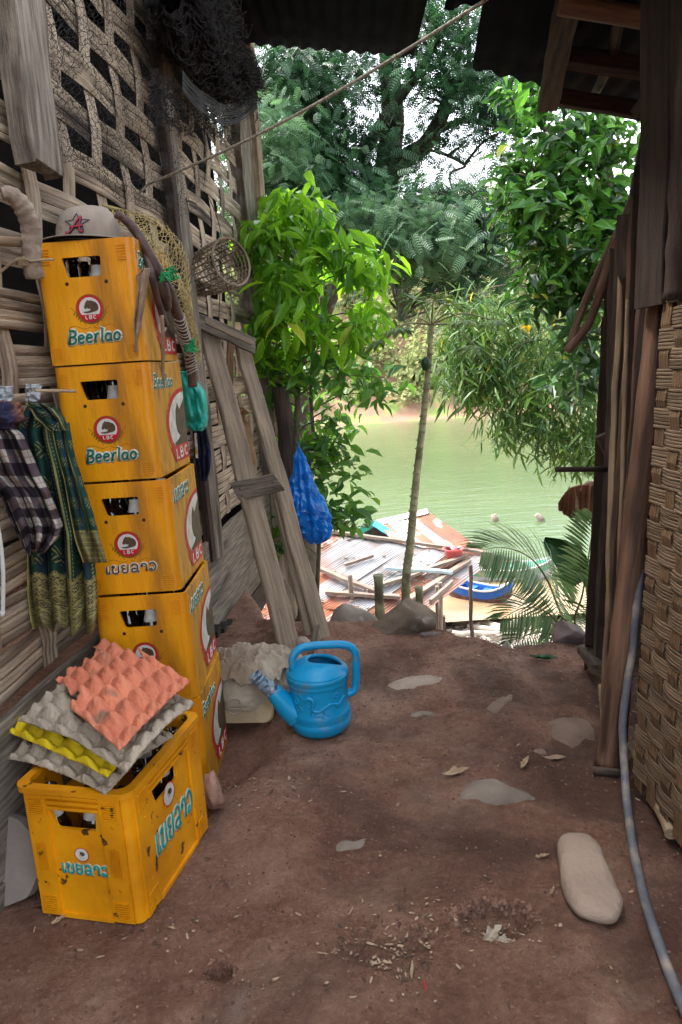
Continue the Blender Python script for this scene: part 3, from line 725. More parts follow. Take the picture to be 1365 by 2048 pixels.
b.grid(lambda u,v:Vector(brim(u,v*.985))+Vector((0,-.001,-.0032-.006*v)),40,8); b.build('brim_underside',m_brim,cap,local=True)
# emblem stroked onto the crown
def oncrown(x,z,lift=.002):
    # find crown surface point at the front for local x, z
    v=math.asin(min(1,max(0,(z-.006)/.100))**(1/.95))/(math.pi/2); r=.088*math.cos(v*math.pi/2)**.55
    cg=max(-1,min(1,x/(r*1.02))); sg=-math.sqrt(1-cg*cg); return Vector((x*1.01,(r*sg*1.1+.02)-lift-.002,z))
b=MB(); b.smooth=True; b.mi=0
star=[]
for k in range(10):
    g=math.pi/2+k*math.pi/5; R=.034 if k%2==0 else .0145; star.append((.018+R*math.cos(g),.047+R*.8*math.sin(g)))
SP=[]
for k in range(10):
    a_,b_=star[k],star[(k+1)%10]
    for t in range(4): SP.append(oncrown(a_[0]+(b_[0]-a_[0])*t/4,a_[1]+(b_[1]-a_[1])*t/4,.0015))
b.tube(SP+[SP[0]],.0011,5)
for q in range(2):
    b.mi=1-q if q==0 else 0
for (mi,r_,lf) in ((0,.0033,.002),(1,.0022,.0035)):
    b.mi=mi
    for st in ([(-.012,.026),(-.006,.022),(.004,.028),(.018,.048),(.028,.064),(.030,.058),(.027,.04),(.029,.026),(.035,.024)],[(.002,.038),(.016,.038),(.036,.040)]):
        b.tube([oncrown(x,z,lf) for x,z in [(p.x,p.y) for p in smoothpts([(s[0],s[1],0) for s in st],5)]],r_,6)
b.build('star_emblem',[m_navy,mat('red_thread',(.42,.035,.05),None,rough=.7)],cap,local=True)
# ---------------------------------------------------------------- egg trays
def tray(name,label,Pf,Pr,Pl,m,cell=6,shape=None,droop=.01,seed=0,amp=1.25):
    Pf,Pr,Pl=map(Vector,(Pf,Pr,Pl)); U=Pr-Pf; V_=Pl-Pf; nrm=U.cross(V_).normalized(); 
    if nrm.z<0: nrm=-nrm
    root=None; b=MB(); b.smooth=True; n=120; keep={}
    vs=[];idx={}
    def hgt(u,v):
        fx=u*cell; fy=v*cell*5/6; cx=math.cos(2*math.pi*fx); cy=math.cos(2*math.pi*fy); s=(cx+cy)/2
        dm=(abs(math.cos(math.pi*fx)*math.cos(math.pi*fy))+1e-6)**.66; z=.008*dm+.0062*s-.004+(.0035*min(1,max(0,(dm-.84)/.05)) if dm>.84 else 0)
        e=min(u,1-u,v,1-v)
        if e<.04: z=z*e/.04-.004*(1-e/.04)
        z+=.0022*noise.noise(Vector((u*40,v*40,seed)))+.006*noise.noise(Vector((u*3,v*3,seed)))
        return z*amp
    for j in range(n+1):
        for i in range(n+1):
            u,v=i/n,j/n; wv=.008*noise.noise(Vector((u*6,v*6,seed+3)))
            p=Pf+U*(u+wv)+V_*(v+wv*.7)+nrm*hgt(u,v)-Vector((0,0,droop*((u-.5)**2+(v-.5)**2)*2))
            idx[(i,j)]=len(vs); vs.append(p)
    fs=[]
    for j in range(n):
        for i in range(n):
            u,v=(i+.5)/n,(j+.5)/n
            if shape and not shape(u,v): continue
            fs.append((idx[i,j],idx[i+1,j],idx[i+1,j+1],idx[i,j+1]))
    b.add(vs,fs); o=b.build(name,m,None,solid=.0028); return tag(o,label,'egg tray',group='egg trays piled on the open crate')
m_pink=mat('salmon_pulp',(.66,.23,.13),(.50,.155,.085),8,.95,.5,120,c3=(.24,.13,.08),s3=9,t3=(.62,.72))
m_greyp=mat('grey_pulp',(.44,.365,.275),(.30,.245,.18),9,.95,.6,120,c3=(.12,.095,.07),s3=8,t3=(.6,.78))
m_yelp=mat('yellow_foam_tray',(.66,.48,.01),(.50,.36,.01),14,.6,.3,80,c3=(.22,.17,.02),s3=9,t3=(.62,.75))
def torn(u,v):
    k=.05*noise.noise(Vector((u*9,v*9,4)))
    if u>.80+k and v>.42+k: return False
    if v>.86+k*1.4 and u<.30: return False
    if u+v*.9>1.66+k: return False
    return True
tray('egg_tray','torn salmon pink pulp egg tray on top of the pile',PZ(238,1488,.475),PZ(378,1352,.49),PZ(84,1362,.485),m_pink,6,lambda u,v: not(v>.60+.06*noise.noise(Vector((u*9,3,1))) and u<.12+.04*noise.noise(Vector((v*9,3,1))) ) and not (u>.9 and v>.5+.1*math.sin(u*40)) and not (v>.93+.05*noise.noise(Vector((u*12,1,1))) and u<.7),seed=1)
tray('egg_tray','grey pulp egg tray directly under the salmon one',PZ(250,1514,.445),PZ(386,1382,.455),PZ(34,1416,.445),m_greyp,6,seed=2,droop=.03)
tray('egg_tray','lemon yellow egg tray between the two grey ones',PZ(214,1543,.392),PZ(338,1430,.392),PZ(10,1452,.392),m_yelp,6,seed=3,amp=1.35)
tray('egg_tray','grey pulp egg tray lowest in the pile, touching the crate rim',PZ(207,1562,.362),PZ(345,1448,.362),PZ(12,1492,.366),m_greyp,6,seed=4,droop=.03)
# ---------------------------------------------------------------- hanging clothes
def clothmat(name,kind):
    m=bpy.data.materials.new(name); m.use_nodes=True; nt=m.node_tree; N=nt.nodes; L=nt.links; b=N['Principled BSDF']; b.inputs['Roughness'].default_value=.85; b.inputs['Specular IOR Level'].default_value=.15
    uv=N.new('ShaderNodeUVMap'); sp_=N.new('ShaderNodeSeparateXYZ'); L.new(uv.outputs[0],sp_.inputs[0])
    def math_(op,a,b_=None,c=None):
        n=N.new('ShaderNodeMath'); n.operation=op
        for i,x in enumerate((a,b_,c)):
            if x is None: continue
            if isinstance(x,(int,float)): n.inputs[i].default_value=x
            else: L.new(x,n.inputs[i])
        return n.outputs[0]
    def mix(f,a,b_):
        n=N.new('ShaderNodeMix'); n.data_type='RGBA'
        if isinstance(f,(int,float)): n.inputs[0].default_value=f
        else: L.new(f,n.inputs[0])
        for i,x in ((6,a),(7,b_)):
            if isinstance(x,tuple): n.inputs[i].default_value=(*x,1)
            else: L.new(x,n.inputs[i])
        return n.outputs[2]
    u,v=sp_.outputs[0],sp_.outputs[1]
    def band(x,fr,w,ph=0): return math_('LESS_THAN',math_('FRACT',math_('ADD',math_('MULTIPLY',x,fr),ph)),w)
    nn=N.new('ShaderNodeTexNoise'); nn.inputs['Scale'].default_value=60; L.new(uv.outputs[0],nn.inputs['Vector'])
    if kind=='plaid':
        a=band(u,5,.5); c=band(v,6.5,.5); e=band(u,5,.06,.25); g=band(v,6.5,.06,.25)
        s=math_('ADD',math_('MULTIPLY',a,.5),math_('MULTIPLY',c,.5))
        r=N.new('ShaderNodeValToRGB'); r.color_ramp.interpolation='CONSTANT'; r.color_ramp.elements[0].color=(.36,.33,.28,1); r.color_ramp.elements[1].position=.45; r.color_ramp.elements[1].color=(.07,.055,.06,1)
        x=r.color_ramp.elements.new(.9); x.color=(.018,.013,.018,1); L.new(s,r.inputs[0]); col=mix(math_('MULTIPLY',math_('MAXIMUM',e,g),.5),r.outputs[0],(.16,.06,.07))
    else:
        # dark green cloth, gold woven stripes down its length, diamond motifs, banded hem
        def diam(fr,fr2,w):
            d=math_('ADD',math_('ABSOLUTE',math_('SUBTRACT',math_('FRACT',math_('MULTIPLY',u,fr)),.5)),math_('ABSOLUTE',math_('SUBTRACT',math_('FRACT',math_('MULTIPLY',v,fr2)),.5)))
            return math_('LESS_THAN',math_('FRACT',math_('MULTIPLY',d,3.2)),w)
        stripe=band(u,3,.22,.1); fine=band(u,30,.5); tiny=band(v,70,.55)
        mot=math_('MULTIPLY',diam(6,16,.28),band(u,3,.45,.75)); mot=math_('MULTIPLY',mot,band(v,8,.5))
        hem=math_('GREATER_THAN',v,.72); hemp=math_('MAXIMUM',diam(9,26,.42),band(v,22,.22))
        gold=math_('MAXIMUM',math_('MULTIPLY',stripe,math_('MAXIMUM',math_('MULTIPLY',fine,tiny),band(u,12,.25))),mot)
        gold=math_('MAXIMUM',gold,math_('MULTIPLY',hem,hemp))
        base=mix(band(u,3,.3,.45),(.012,.045,.033),(.02,.042,.06)); base=mix(math_('MULTIPLY',hem,.7),base,(.075,.06,.03))
        gold=math_('MULTIPLY',gold,math_('ADD',math_('MULTIPLY',nn.outputs['Fac'],.9),.3)); col=mix(gold,base,(.30,.26,.09))
    L.new(col,b.inputs['Base Color']); bp=N.new('ShaderNodeBump'); bp.inputs['Strength'].default_value=.3; bp.inputs['Distance'].default_value=.002; L.new(nn.outputs['Fac'],bp.inputs['Height']); L.new(bp.outputs[0],b.inputs['Normal'])
    return m
def drape(name,rows,Y,m,label,cat,folds=5,amp=.02,nu=60,nv=60,seed=0,solid=.002,tw=.0,parent=None,drift=1.5,uvs=(1,1),ragged=0):
    """cloth hanging from a nail: rows of (y, xleft, xright) traced down its length, each with real folds in depth"""
    rows=[(y,a,b_) for y,a,b_ in rows]; Yf=Y if callable(Y) else (lambda u,v:Y)
    def fn(u,v):
        t=v*(len(rows)-1); i=min(int(t),len(rows)-2); k=t-i; k2=k
        y=rows[i][0]*(1-k2)+rows[i+1][0]*k2; a=rows[i][1]*(1-k2)+rows[i+1][1]*k2; b_=rows[i][2]*(1-k2)+rows[i+1][2]*k2
        ff=u*folds*2*math.pi+1.8*noise.noise(Vector((v*drift,seed,0)))+tw*v
        d=amp*math.sin(ff)*(.35+.65*min(1,v*2))+amp*1.2*noise.noise(Vector((u*5,v*5,seed)))+amp*.5*noise.noise(Vector((u*14,v*12,seed)))
        uu=u+.03*math.sin(ff+1); yy=y+ragged*noise.noise(Vector((u*8,seed,4)))*v
        return PY(a+(b_-a)*uu,yy,Yf(u,v)+d)
    b=MB(); b.smooth=True; b.grid(fn,nu,nv); 
    for k_ in b.uv: b.uv[k_]=(b.uv[k_][0]*uvs[0],b.uv[k_][1]*uvs[1])
    o=b.build(name,m,parent,solid=solid); 
    if label: tag(o,label,cat)
    return o
m_sar=clothmat('green_gold_brocade','sarong'); m_plaid=clothmat('brown_plaid','plaid')
drape('brocade_shirt',[(808,58,96),(830,40,118),(870,22,132),(930,30,150),(1000,40,166),(1060,52,180),(1120,52,186),(1180,52,192),(1230,58,192),(1256,64,190)],1.86,m_sar,'dark green and gold brocade shirt hanging on the left wall','shirt',4,.026,90,120,3,ragged=30)
sl=COL.objects['brocade_shirt']; XF[sl.name]=Matrix.Identity(4)
drape('sleeve',[(845,100,138),(900,112,146),(960,128,164),(1030,140,186),(1080,150,200),(1125,165,214)],1.82,m_sar,None,None,2,.014,40,70,5,parent=sl,uvs=(.5,1))
drape('collar',[(806,50,90),(818,60,112),(836,70,128),(862,100,136)],1.815,m_sar,None,None,2,.012,30,20,15,parent=sl,uvs=(.4,.3))
drape('plaid_shirt',[(845,-60,18),(870,-60,44),(905,-55,60),(950,-40,80),(985,-5,98),(1020,10,112),(1050,24,124),(1075,36,116),(1102,52,92)],1.78,m_plaid,'brown and cream plaid shirt bunched in front of the green brocade shirt','shirt',3,.022,70,70,9,ragged=26)
m_purp=mat('purple_cloth',(.06,.03,.16),(.22,.09,.04),9,.8,.4,30,c3=(.02,.02,.05),s3=6,t3=(.5,.6))
def bundle(name,c,size,m,label,cat,seed=0,amp=.25,fr=4,parent=None,n=(48,32),rot=None,ridge=.0):
    b=MB(); b.smooth=True; c=Vector(c)
    def fn(u,v):
        g=u*2*math.pi; t=(v-.5)*math.pi*.999; d=Vector((math.cos(g)*math.cos(t),math.sin(g)*math.cos(t),math.sin(t)))
        k=1+amp*noise.noise(d*fr*.4+Vector((seed,0,0)))+amp*.5*noise.noise(d*fr+Vector((seed,3,0)))-ridge*abs(noise.noise(d*fr*1.3+Vector((0,seed,0))))-ridge*.5*abs(noise.noise(d*fr*3.1+Vector((0,seed,5))))
        p=Vector((d.x*size[0],d.y*size[1],d.z*size[2]))*k
        if rot: p=rot@p
        return c+p
    b.grid(fn,n[0],n[1],closeu=True); o=b.build(name,m,parent)
    if label: tag(o,label,cat)
    return o
bundle('cloth_bundle',PY(8,830,1.78),(.05,.04,.035),m_purp,'small purple and orange patterned bundle at the far left above the plaid shirt','cloth',2,.3,5,ridge=.3)
# ---------------------------------------------------------------- scoop net over the crates' right side
m_handle=mat('dark_bow_wood',(.11,.065,.05),(.05,.03,.025),8,.5,.4,30,(2,2,2),c3=(.17,.12,.09),s3=6,t3=(.6,.75))
m_mesh=mat('yellowed_twine',(.42,.33,.13),(.26,.2,.08),40,.8); m_str=mat('pale_string',(.42,.38,.32),None,rough=.7); m_gr=mat('green_cord',(.01,.30,.09),(.01,.18,.06),30,.6)
sn=thing('scoop_net','curved dark scoop net with yellowed mesh slung over the side of the top crate','net',PY(330,560,2.25))
hp=[PY(232,426,2.10),PY(262,450,2.12),PY(290,492,2.13),PY(318,545,2.15),PY(340,585,2.2),PY(356,630,2.3),PY(368,670,2.38),PY(379,705,2.44),PY(384,738,2.48),PY(386,772,2.5)]
P=smoothpts(hp,6); b=MB(); b.smooth=True; b.tube(P,[.011+.005*min(1,i/20)+.0015*noise.noise(Vector((i*.5,0,0)))*2 for i in range(len(P))],12); b.build('handle',m_handle,sn)
hp2=[PY(282,478,2.15),PY(296,520,2.13),PY(306,560,2.12),PY(316,600,2.16),PY(332,650,2.22)]
b=MB(); b.smooth=True; b.tube(smoothpts(hp2,6),[.010]*25,10); 
b.tube(smoothpts([PY(318,560,2.16),PY(330,590,2.18),PY(336,620,2.24)],5),[.018,.02,.022,.022,.02,.02,.018,.016,.015,.012,.008],9); b.build('second_stick',m_handle,sn)
b=MB(); N_=len(P)
for k in range(22):
    i=int(N_*.55+k*(N_*.36)/22); c=P[i]; t=(P[min(i+1,N_-1)]-P[i-1]).normalized(); a_=t.orthogonal().normalized(); d_=t.cross(a_)
    tilt=random.uniform(-.4,.4); b.tube([c+ (a_*math.cos(g)+d_*math.sin(g))*.0185+t*.006*math.sin(g+tilt)*2 for g in [q*math.pi/6 for q in range(13)]],.0017,4,False)
b.build('string_binding',m_str,sn)
for cx,cy,Y_,n_,s_ in ((345,548,2.17,10,.022),(382,692,2.42,26,.024),(334,552,2.14,5,.02)):
    c=PY(cx,cy,Y_-.01); b=MB()
    for k in range(n_):
        r1=[random.uniform(-1,1) for _ in range(6)]; b.tube(smoothpts([c+Vector((r1[0],-.6,r1[1]))*s_*.7,c+Vector((r1[2],-.9,r1[3]))*s_*.9,c+Vector((r1[4],-.5,r1[5]))*s_],4),.0022,4)
    b.build('green_cord_knot',m_gr,sn)
outer=[PY(206,410,2.35),PY(260,424,2.42),PY(305,440,2.5),PY(345,478,2.55),PY(366,520,2.6),PY(376,570,2.6),PY(384,620,2.58),PY(388,660,2.55),PY(389,700,2.5)]
OS=smoothpts(outer,8); IS=smoothpts([PY(222,428,2.12)]+hp[1:9],8)
def nfn(u,v):
    a_=OS[min(int(v*(len(OS)-1)),len(OS)-1)]; c=IS[min(int(v*(len(IS)-1)),len(IS)-1)]
    return a_.lerp(c,u)+Vector((.02*math.sin(u*9+v*4),.03*math.sin(u*3.1),-.018*math.sin(u*3.1)))
b=MB(); wires(b,nfn,28,92,.0013,.02,.007); b.tube(OS,.004,6)
b.build('mesh_bag',m_mesh,sn)
m_dry=mat('dry_leaf',(.30,.21,.14),(.2,.13,.085),14,.85,.3,60)
b=MB(); b.smooth=True; LR=[(536,286,300),(552,272,299),(580,274,294),(610,272,290),(640,268,284),(660,268,281),(672,271,277),(690,269,272),(704,270,274)]
drape('dry_husk',LR,2.03,m_dry,'curled grey-brown dry husk hanging on the right edge of the top crate','leaf',1.3,.008,16,40,7,solid=.0015)
tag(pole('thin_stick',[PY(324,630,2.15),PY(326,700,2.16),PY(325,800,2.2)],.0055,m_tan,wob=.001),'thin brown stick hanging down in front of the crates\' side lettering','stick')
# ---------------------------------------------------------------- woven fish basket on the wall
m_cane=mat('old_cane',(.26,.2,.13),(.11,.08,.05),14,.75,.3,40)
bc=PL(428,540,.17); ax=(PL(470,536,.13)-PL(400,545,.17)).normalized(); ax=Vector((.62,-.55,.12)).normalized()
fb=thing('fish_basket','openwork cane fish basket hanging sideways on the wall near the corner post','basket',bc)
a_=ax.orthogonal().normalized(); d_=ax.cross(a_); b=MB(); R0=.105
def fbp(g,t):
    r=R0*(.82+.22*math.sin(min(1,t*1.15)*math.pi*.6)); return bc+ax*(t-.5)*.26+(a_*math.cos(g)+d_*math.sin(g))*r
for k in range(26): 
    g=2*math.pi*k/26; b.tube([fbp(g,t)+ax*.0 for t in [i/8 for i in range(9)]],.0032,4)
for j in range(11):
    t=j/10; b.tube([fbp(g,t)*1.0+(fbp(g,t)-bc-ax*(t-.5)*.26)*.03*(1 if (i%2) else -1) for i,g in enumerate([2*math.pi*q/52 for q in range(52)])],.0036,4,closed=True,cap=False)
b.tube([fbp(g,1.0) for g in [2*math.pi*q/40 for q in range(40)]],.006,5,closed=True,cap=False)
for k in range(10):
    g=2*math.pi*k/10; b.tube([bc-ax*.13+ (a_*math.cos(g)+d_*math.sin(g))*.09,bc-ax*.13+(a_*math.cos(g)+d_*math.sin(g))*.03,bc-ax*.16],.003,4)
b.build('basket_weave',m_cane,fb)
b=MB()
for k in range(9):
    q=bc-ax*.14+Vector((random.uniform(-.02,.02),random.uniform(-.02,.02),-.03)); b.tube(smoothpts([bc+Vector((random.uniform(-.02,.05),-.03,-.09)),q,q+Vector((-.05-random.random()*.05,-.04,-.08-random.random()*.10))],4),.0038,5)
b.build('cane_tail',m_cane,fb)
# wire loops hanging by the basket
b=MB(); b.tube(smoothpts([PL(372,395,.04),PL(378,430,.06),PL(368,462,.05)]),.0028,5); b.tube(smoothpts([PL(362,408,.05),PL(378,402,.07),PL(392,408,.05)]),.004,5); b.tube(smoothpts([PL(418,395,.03),PL(436,440,.07),PL(443,490,.05),PL(438,640,.05)]),.0022,5); 
tag(b.build('hanging_wire',m_net),'thin dark wires hanging on the woven wall above the fish basket','wire')
# ---------------------------------------------------------------- leaning plank frame
lf=thing('plank_frame','two grey planks joined by a short cross board, leaning against the hut corner','ladder',PZ(600,1310,-.03))
UPL=(.45,-.87,.15)
def PP(x,y,Y): return PY(x,y,Y)
plank('upright_plank',PP(586,1325,2.93),PP(415,650,3.85),.100,.03,m_wood2,lf,up=UPL,wob=.004,bev=.006)
plank('upright_plank',PP(648,1288,3.03),PP(485,690,3.95),.075,.03,m_wood2,lf,up=UPL,wob=.004,w1=.080,bev=.006)
plank('split_strip',PP(623,1288,3.06),PP(552,1000,3.5),.045,.02,m_wood2,lf,up=UPL,wob=.004,w1=.03,rag=.02)
plank('cross_board',PP(468,984,3.33),PP(560,964,3.30),.088,.022,m_wood,lf,up=UPL,wob=.004,rag=.03)
b1=plank('cap_board',PP(383,638,3.75),PP(505,690,3.85),.075,.02,m_wood,lf,up=UPL,wob=.008,rag=.06)
plank('cap_board',PP(410,640,3.70),PP(503,685,3.78),.03,.012,m_wood2,lf,up=UPL,wob=.008,rag=.06)
b=MB(); 
for (x,y,Y) in ((480,978,3.28),(484,992,3.28),(545,965,3.26),(548,975,3.26),(400,655,3.66)): b.lathe([(0,-.004),(.004,-.004),(.004,.003),(0,.003)],8,Matrix.Translation(PY(x,y,Y))@Matrix.Rotation(1.3,4,'X'))
b.build('nail_head',m_wooddark,lf)
tag(plank('brown_lath',PP(462,672,4.2),PP(458,810,4.2),.04,.02,mat('brown_lath',(.2,.12,.06),(.12,.07,.04),6,.7,.5,30,(1,12,12)),up=(.3,-.9,0)),'narrow brown lath standing between the leaning planks','lath')
# dried leaf bundle between the planks
dl=thing('dry_leaf_bundle','brown dried leaves tied in a bunch between the leaning planks','dry leaves',PP(484,830,3.7))
m_dry2=mat('tan_dry_leaf',(.34,.22,.11),(.18,.105,.05),12,.8,.4,40)
for k,(x0,y0,x1,y1,w_) in enumerate(((474,838,508,962,.018),(484,840,512,960,.02),(492,838,506,930,.03),(470,850,498,930,.012))):
    plank('dry_leaf',PP(x0,y0,3.7),PP(x1,y1,3.62),w_*1.3,.006,m_dry2,dl,up=(.3,-.9,.1),wob=.006)
b=MB(); b.smooth=True
b.grid(lambda u,v:PP(466+ 28*u+4*math.sin(v*9),818+24*v+5*math.sin(u*7),3.66)+Vector((0,.025*math.sin(u*6+v*5)+.02*noise.noise(Vector((u*4,v*4,0))),0)),16,12); b.build('curled_leaf',m_dry2,dl,solid=.002)
# ---------------------------------------------------------------- turquoise bag, navy cloth
m_tq=mat('turquoise_plastic',(.05,.60,.50),(.03,.46,.40),6,.35,.4,6,trans=.4,spec=.5)
drape('turquoise_bag',[(742,352,384),(760,354,394),(785,356,410),(810,358,414),(835,362,416),(852,370,414),(862,386,406)],lambda u,v:2.72-.03*math.sin(u*3.1)*math.sin(min(1,v+.1)*3)-.05*abs(noise.noise(Vector((u*4,v*4,7)))),m_tq,'small turquoise plastic bag hanging behind the second crate','bag',2.2,.014,34,44,3,solid=.001,drift=4)

drape('navy_cloth',[(853,384,412),(880,388,417),(910,390,422),(940,394,420),(962,400,414)],2.92,mat('navy_cloth',(.012,.017,.05),(.006,.008,.02),10,.9,.3,60),'navy blue cloth with a small white tag hanging below the turquoise bag','cloth',3,.014,30,40,8,solid=.002)
b=MB(); b.smooth=False; b.grid(lambda u,v:PY(389+5*u+3*v,866+50*v,2.885),2,8); nc=COL.objects['navy_cloth']; XF[nc.name]=Matrix.Identity(4); b.build('white_tag',m_white,nc,solid=.001)
# ---------------------------------------------------------------- sacks, board and stones by the crates
def sackmat():
    return mat('woven_sack',(.44,.38,.29),(.30,.25,.18),9,.9,.5,260,c3=(.22,.17,.11),s3=5,t3=(.55,.75))
m_sack=sackmat(); m_rag=mat('dirty_cream_sheet',(.40,.335,.25),(.24,.19,.135),6,.85,.6,30,c3=(.17,.13,.09),s3=6,t3=(.55,.75))
sk=bundle('woven_sack',PZ(497,1372,.085),(.155,.12,.10),m_sack,'off-white woven sack with faded letters, slumped beside the tall crates','sack',4,.10,3.5,ridge=.10,n=(80,50))
XF[sk.name]=Matrix.Identity(4)
b=MB(); b.smooth=True
SM=Matrix.Translation(PZ(478,1382,.12)+Vector((-.0,-.122,.0)))@Matrix.Rotation(math.radians(78),4,'X')
text(b,['C','D'],SM@Matrix.Rotation(math.radians(-90),4,'Z'),.04,.003,.3,.0,gap=.2); b.build('faded_lettering',mat('faded_ink',(.22,.18,.14),None,rough=.9),sk)
def sheet(u,v):
    x=440+140*u; y=1272+92*v; z_=.20-.055*v-.06*(u-.25)**2*2; p=PZ(x,y,z_+.02*math.sin(u*17+v*5)*.6+.05*noise.noise(Vector((u*5,v*5,2)))-.03*abs(noise.noise(Vector((u*11,v*9,5))))); return p
b=MB(); b.smooth=True; 
def rag2(u,v):
    c=PZ(508,1325,.185); g=u*2*math.pi; r=(v)**.8; ex=.165*(1+.15*math.sin(g*3+1)+.1*math.sin(g*5)); ey=.13*(1+.12*math.sin(g*4))
    x=math.cos(g)*r*ex; y=math.sin(g)*r*ey; h_=.060*(1-r**2.2)-.05*max(0,r-.75)*1.6+.028*noise.noise(Vector((x*16,y*16,1)))-.035*abs(noise.noise(Vector((x*22,y*22,4))))-.016*abs(noise.noise(Vector((x*60,y*60,4))))+.008*math.sin(g*9+r*6)*r
    return c+Vector((x-.02,y+.02,h_))
b.grid(rag2,170,60,closeu=True); tag(b.build('crumpled_sheet',m_rag,solid=.002),'crumpled dirty cream sheet heaped on top of the woven sack','cloth')
bp_=PZ(497,1452,.0); pad=MB(); pad.plate(roundpoly([(-.10,0),(.095,0),(.10,.105),(-.10,.11)],.03,5),[],.035,Matrix.Translation(bp_+Vector((-.015,.02,.002)))@Matrix.Rotation(-.1,4,'Z')@Matrix.Rotation(math.radians(62),4,'X'))
tag(pad.build('worn_board',mat('worn_tan_board',(.38,.29,.17),(.24,.18,.11),7,.85,.5,60,c3=(.13,.1,.07),s3=9,t3=(.58,.75)),bevel=.008),'rounded tan worn board leaning against the woven sack','board')
m_stone=mat('grey_stone',(.23,.185,.145),(.15,.12,.095),7,.9,.6,60,c3=(.30,.27,.24),s3=9,t3=(.6,.75))
m_stonep=mat('pinkish_brick',(.36,.2,.14),(.24,.14,.10),9,.95,.8,50)
tag(rock('brick_piece',PZ(427,1585,.04),(.035,.06,.075),m_stonep,3,.2),'rough pink brick chunk wedged behind the open crate','brick')
# grey board end at the lower left
gb=MB(); P_=[(-.25,-.02),(-.02,-.10),(.045,-.10),(.075,-.03),(.05,.10),(-.02,.2),(-.25,.2)]
base=PZ(30,1840,.0); gb.plate(roundpoly([(-.30,.0),(-.05,.0),(.018,.03),(.045,.10),(.03,.155),(-.03,.2),(-.30,.24)],.015,4),[],.03,Matrix.Translation(base+Vector((-.0,.03,.0)))@Matrix.Rotation(-.25,4,'Z')@Matrix.Rotation(math.radians(68),4,'X'))
tag(gb.build('grey_slab',mat('grey_worn_slab',(.24,.2,.17),(.17,.14,.12),5,.8,.3,40,c3=(.04,.03,.025),s3=7,t3=(.68,.75)),bevel=.01),'grey worn slab with a rounded end standing left of the open crate','slab')
# ---------------------------------------------------------------- watering can
m_blue=mat('blue_plastic',(.002,.29,.56),(.002,.24,.48),4,.42,.1,60,spec=.4,c3=(.17,.2,.2),s3=11,t3=(.57,.78))
wc=thing('watering_can','bright blue plastic watering can with a raised dragon, tape round its spout','watering can',PZ(643,1452,.0),-.15)
b=MB(); b.smooth=True; R=.103
prof=[(.02,.004),(.085,.0),(.097,.010),(.1035,.03),(.1045,.045),(.0995,.051),(.1045,.056),(.0995,.062),(.1035,.067),(.0975,.074),(.0975,.12),(.0975,.162),(.099,.170),(.1035,.176),(.0985,.182),(.1045,.189),(.1045,.196),(.1045,.205)]
b.lathe(prof,72,cap=False)
# dome with a leaf-shaped opening
hc=Vector((.016,.012))
def hole(g):
    x=.060*math.cos(g); y=.046*math.sin(g); 
    x+=.010*math.cos(2*g); y+= -.008*math.cos(g)
    return hc+Vector((x,y))
def dome(x,y):
    r=min(1,math.hypot(x,y)/.1045); return .205+.040*(1-r**3.2)
def capf(u,v):
    g=u*2*math.pi; a_=hole(g); o_=Vector((.1045*math.cos(g),.1045*math.sin(g))); p=a_.lerp(o_,v); return (p.x,p.y,dome(p.x,p.y)) if v<1 else (p.x,p.y,.205)
b.grid(capf,72,14,closeu=True)
b.grid(lambda u,v:(hole(u*2*math.pi).x*(1-.02*v),hole(u*2*math.pi).y*(1-.02*v),dome(*hole(u*2*math.pi))-.012*v),72,2,closeu=True)
b.build('body',m_blue,wc,local=True,solid=.0025)
b=MB(); b.smooth=True
hpts=smoothpts([(-.072,-.035,.226),(-.074,-.035,.262),(-.055,-.026,.288),(-.02,-.012,.296),(.06,.010,.292),(.105,.02,.284),(.128,.024,.262),(.131,.025,.22),(.126,.024,.15),(.118,.02,.122),(.096,.015,.112)],7)
b.tube(hpts,.0135,16); b.build('handle',m_blue,wc,local=True)
b=MB(); b.smooth=True
sp1=[(-.075,-.03,.065),(-.10,-.04,.09),(-.125,-.05,.128),(-.145,-.057,.158)]; b.tube(smoothpts(sp1,5),[.050-.026*(i/15)**.8 for i in range(16)],20,cap=False); b.build('spout',m_blue,wc,local=True,solid=.003)
m_tape=mat('silvery_tape',(.20,.27,.33),(.09,.14,.20),24,.3,1.2,40,spec=.6,c3=(.5,.5,.5),s3=30,t3=(.62,.7))
b=MB(); b.smooth=True; tpp=smoothpts([(-.138,-.054,.146),(-.158,-.062,.172),(-.183,-.072,.205),(-.196,-.076,.222)],8)
b.grid(lambda u,v:(lambda c:c)(Vector(tpp[min(int(v*(len(tpp)-1)),len(tpp)-1)])+ (Vector((.78,.0,.62)).normalized()*math.cos(u*6.283)+Vector((.1,-1,-.1)).normalized()*math.sin(u*6.283))*(.0265-.008*v+.006*math.exp(-((v-.9)/.08)**2)+.006*noise.noise(Vector((math.cos(u*6.28)*2.2,math.sin(u*6.28)*2.2,v*9)))+.0012*math.sin(v*40))),40,40,closeu=True)
b.build('taped_spout_end',m_tape,wc,local=True)
b=MB(); b.smooth=True; b.lathe([(.013,.0),(.016,.004),(.016,.010),(.009,.012),(.008,.004)],16,Matrix.Translation((-.199,-.079,.214))@Matrix.Rotation(math.radians(-52),4,'Y'),cap=False); b.build('spout_mouth',m_tape,wc,local=True)
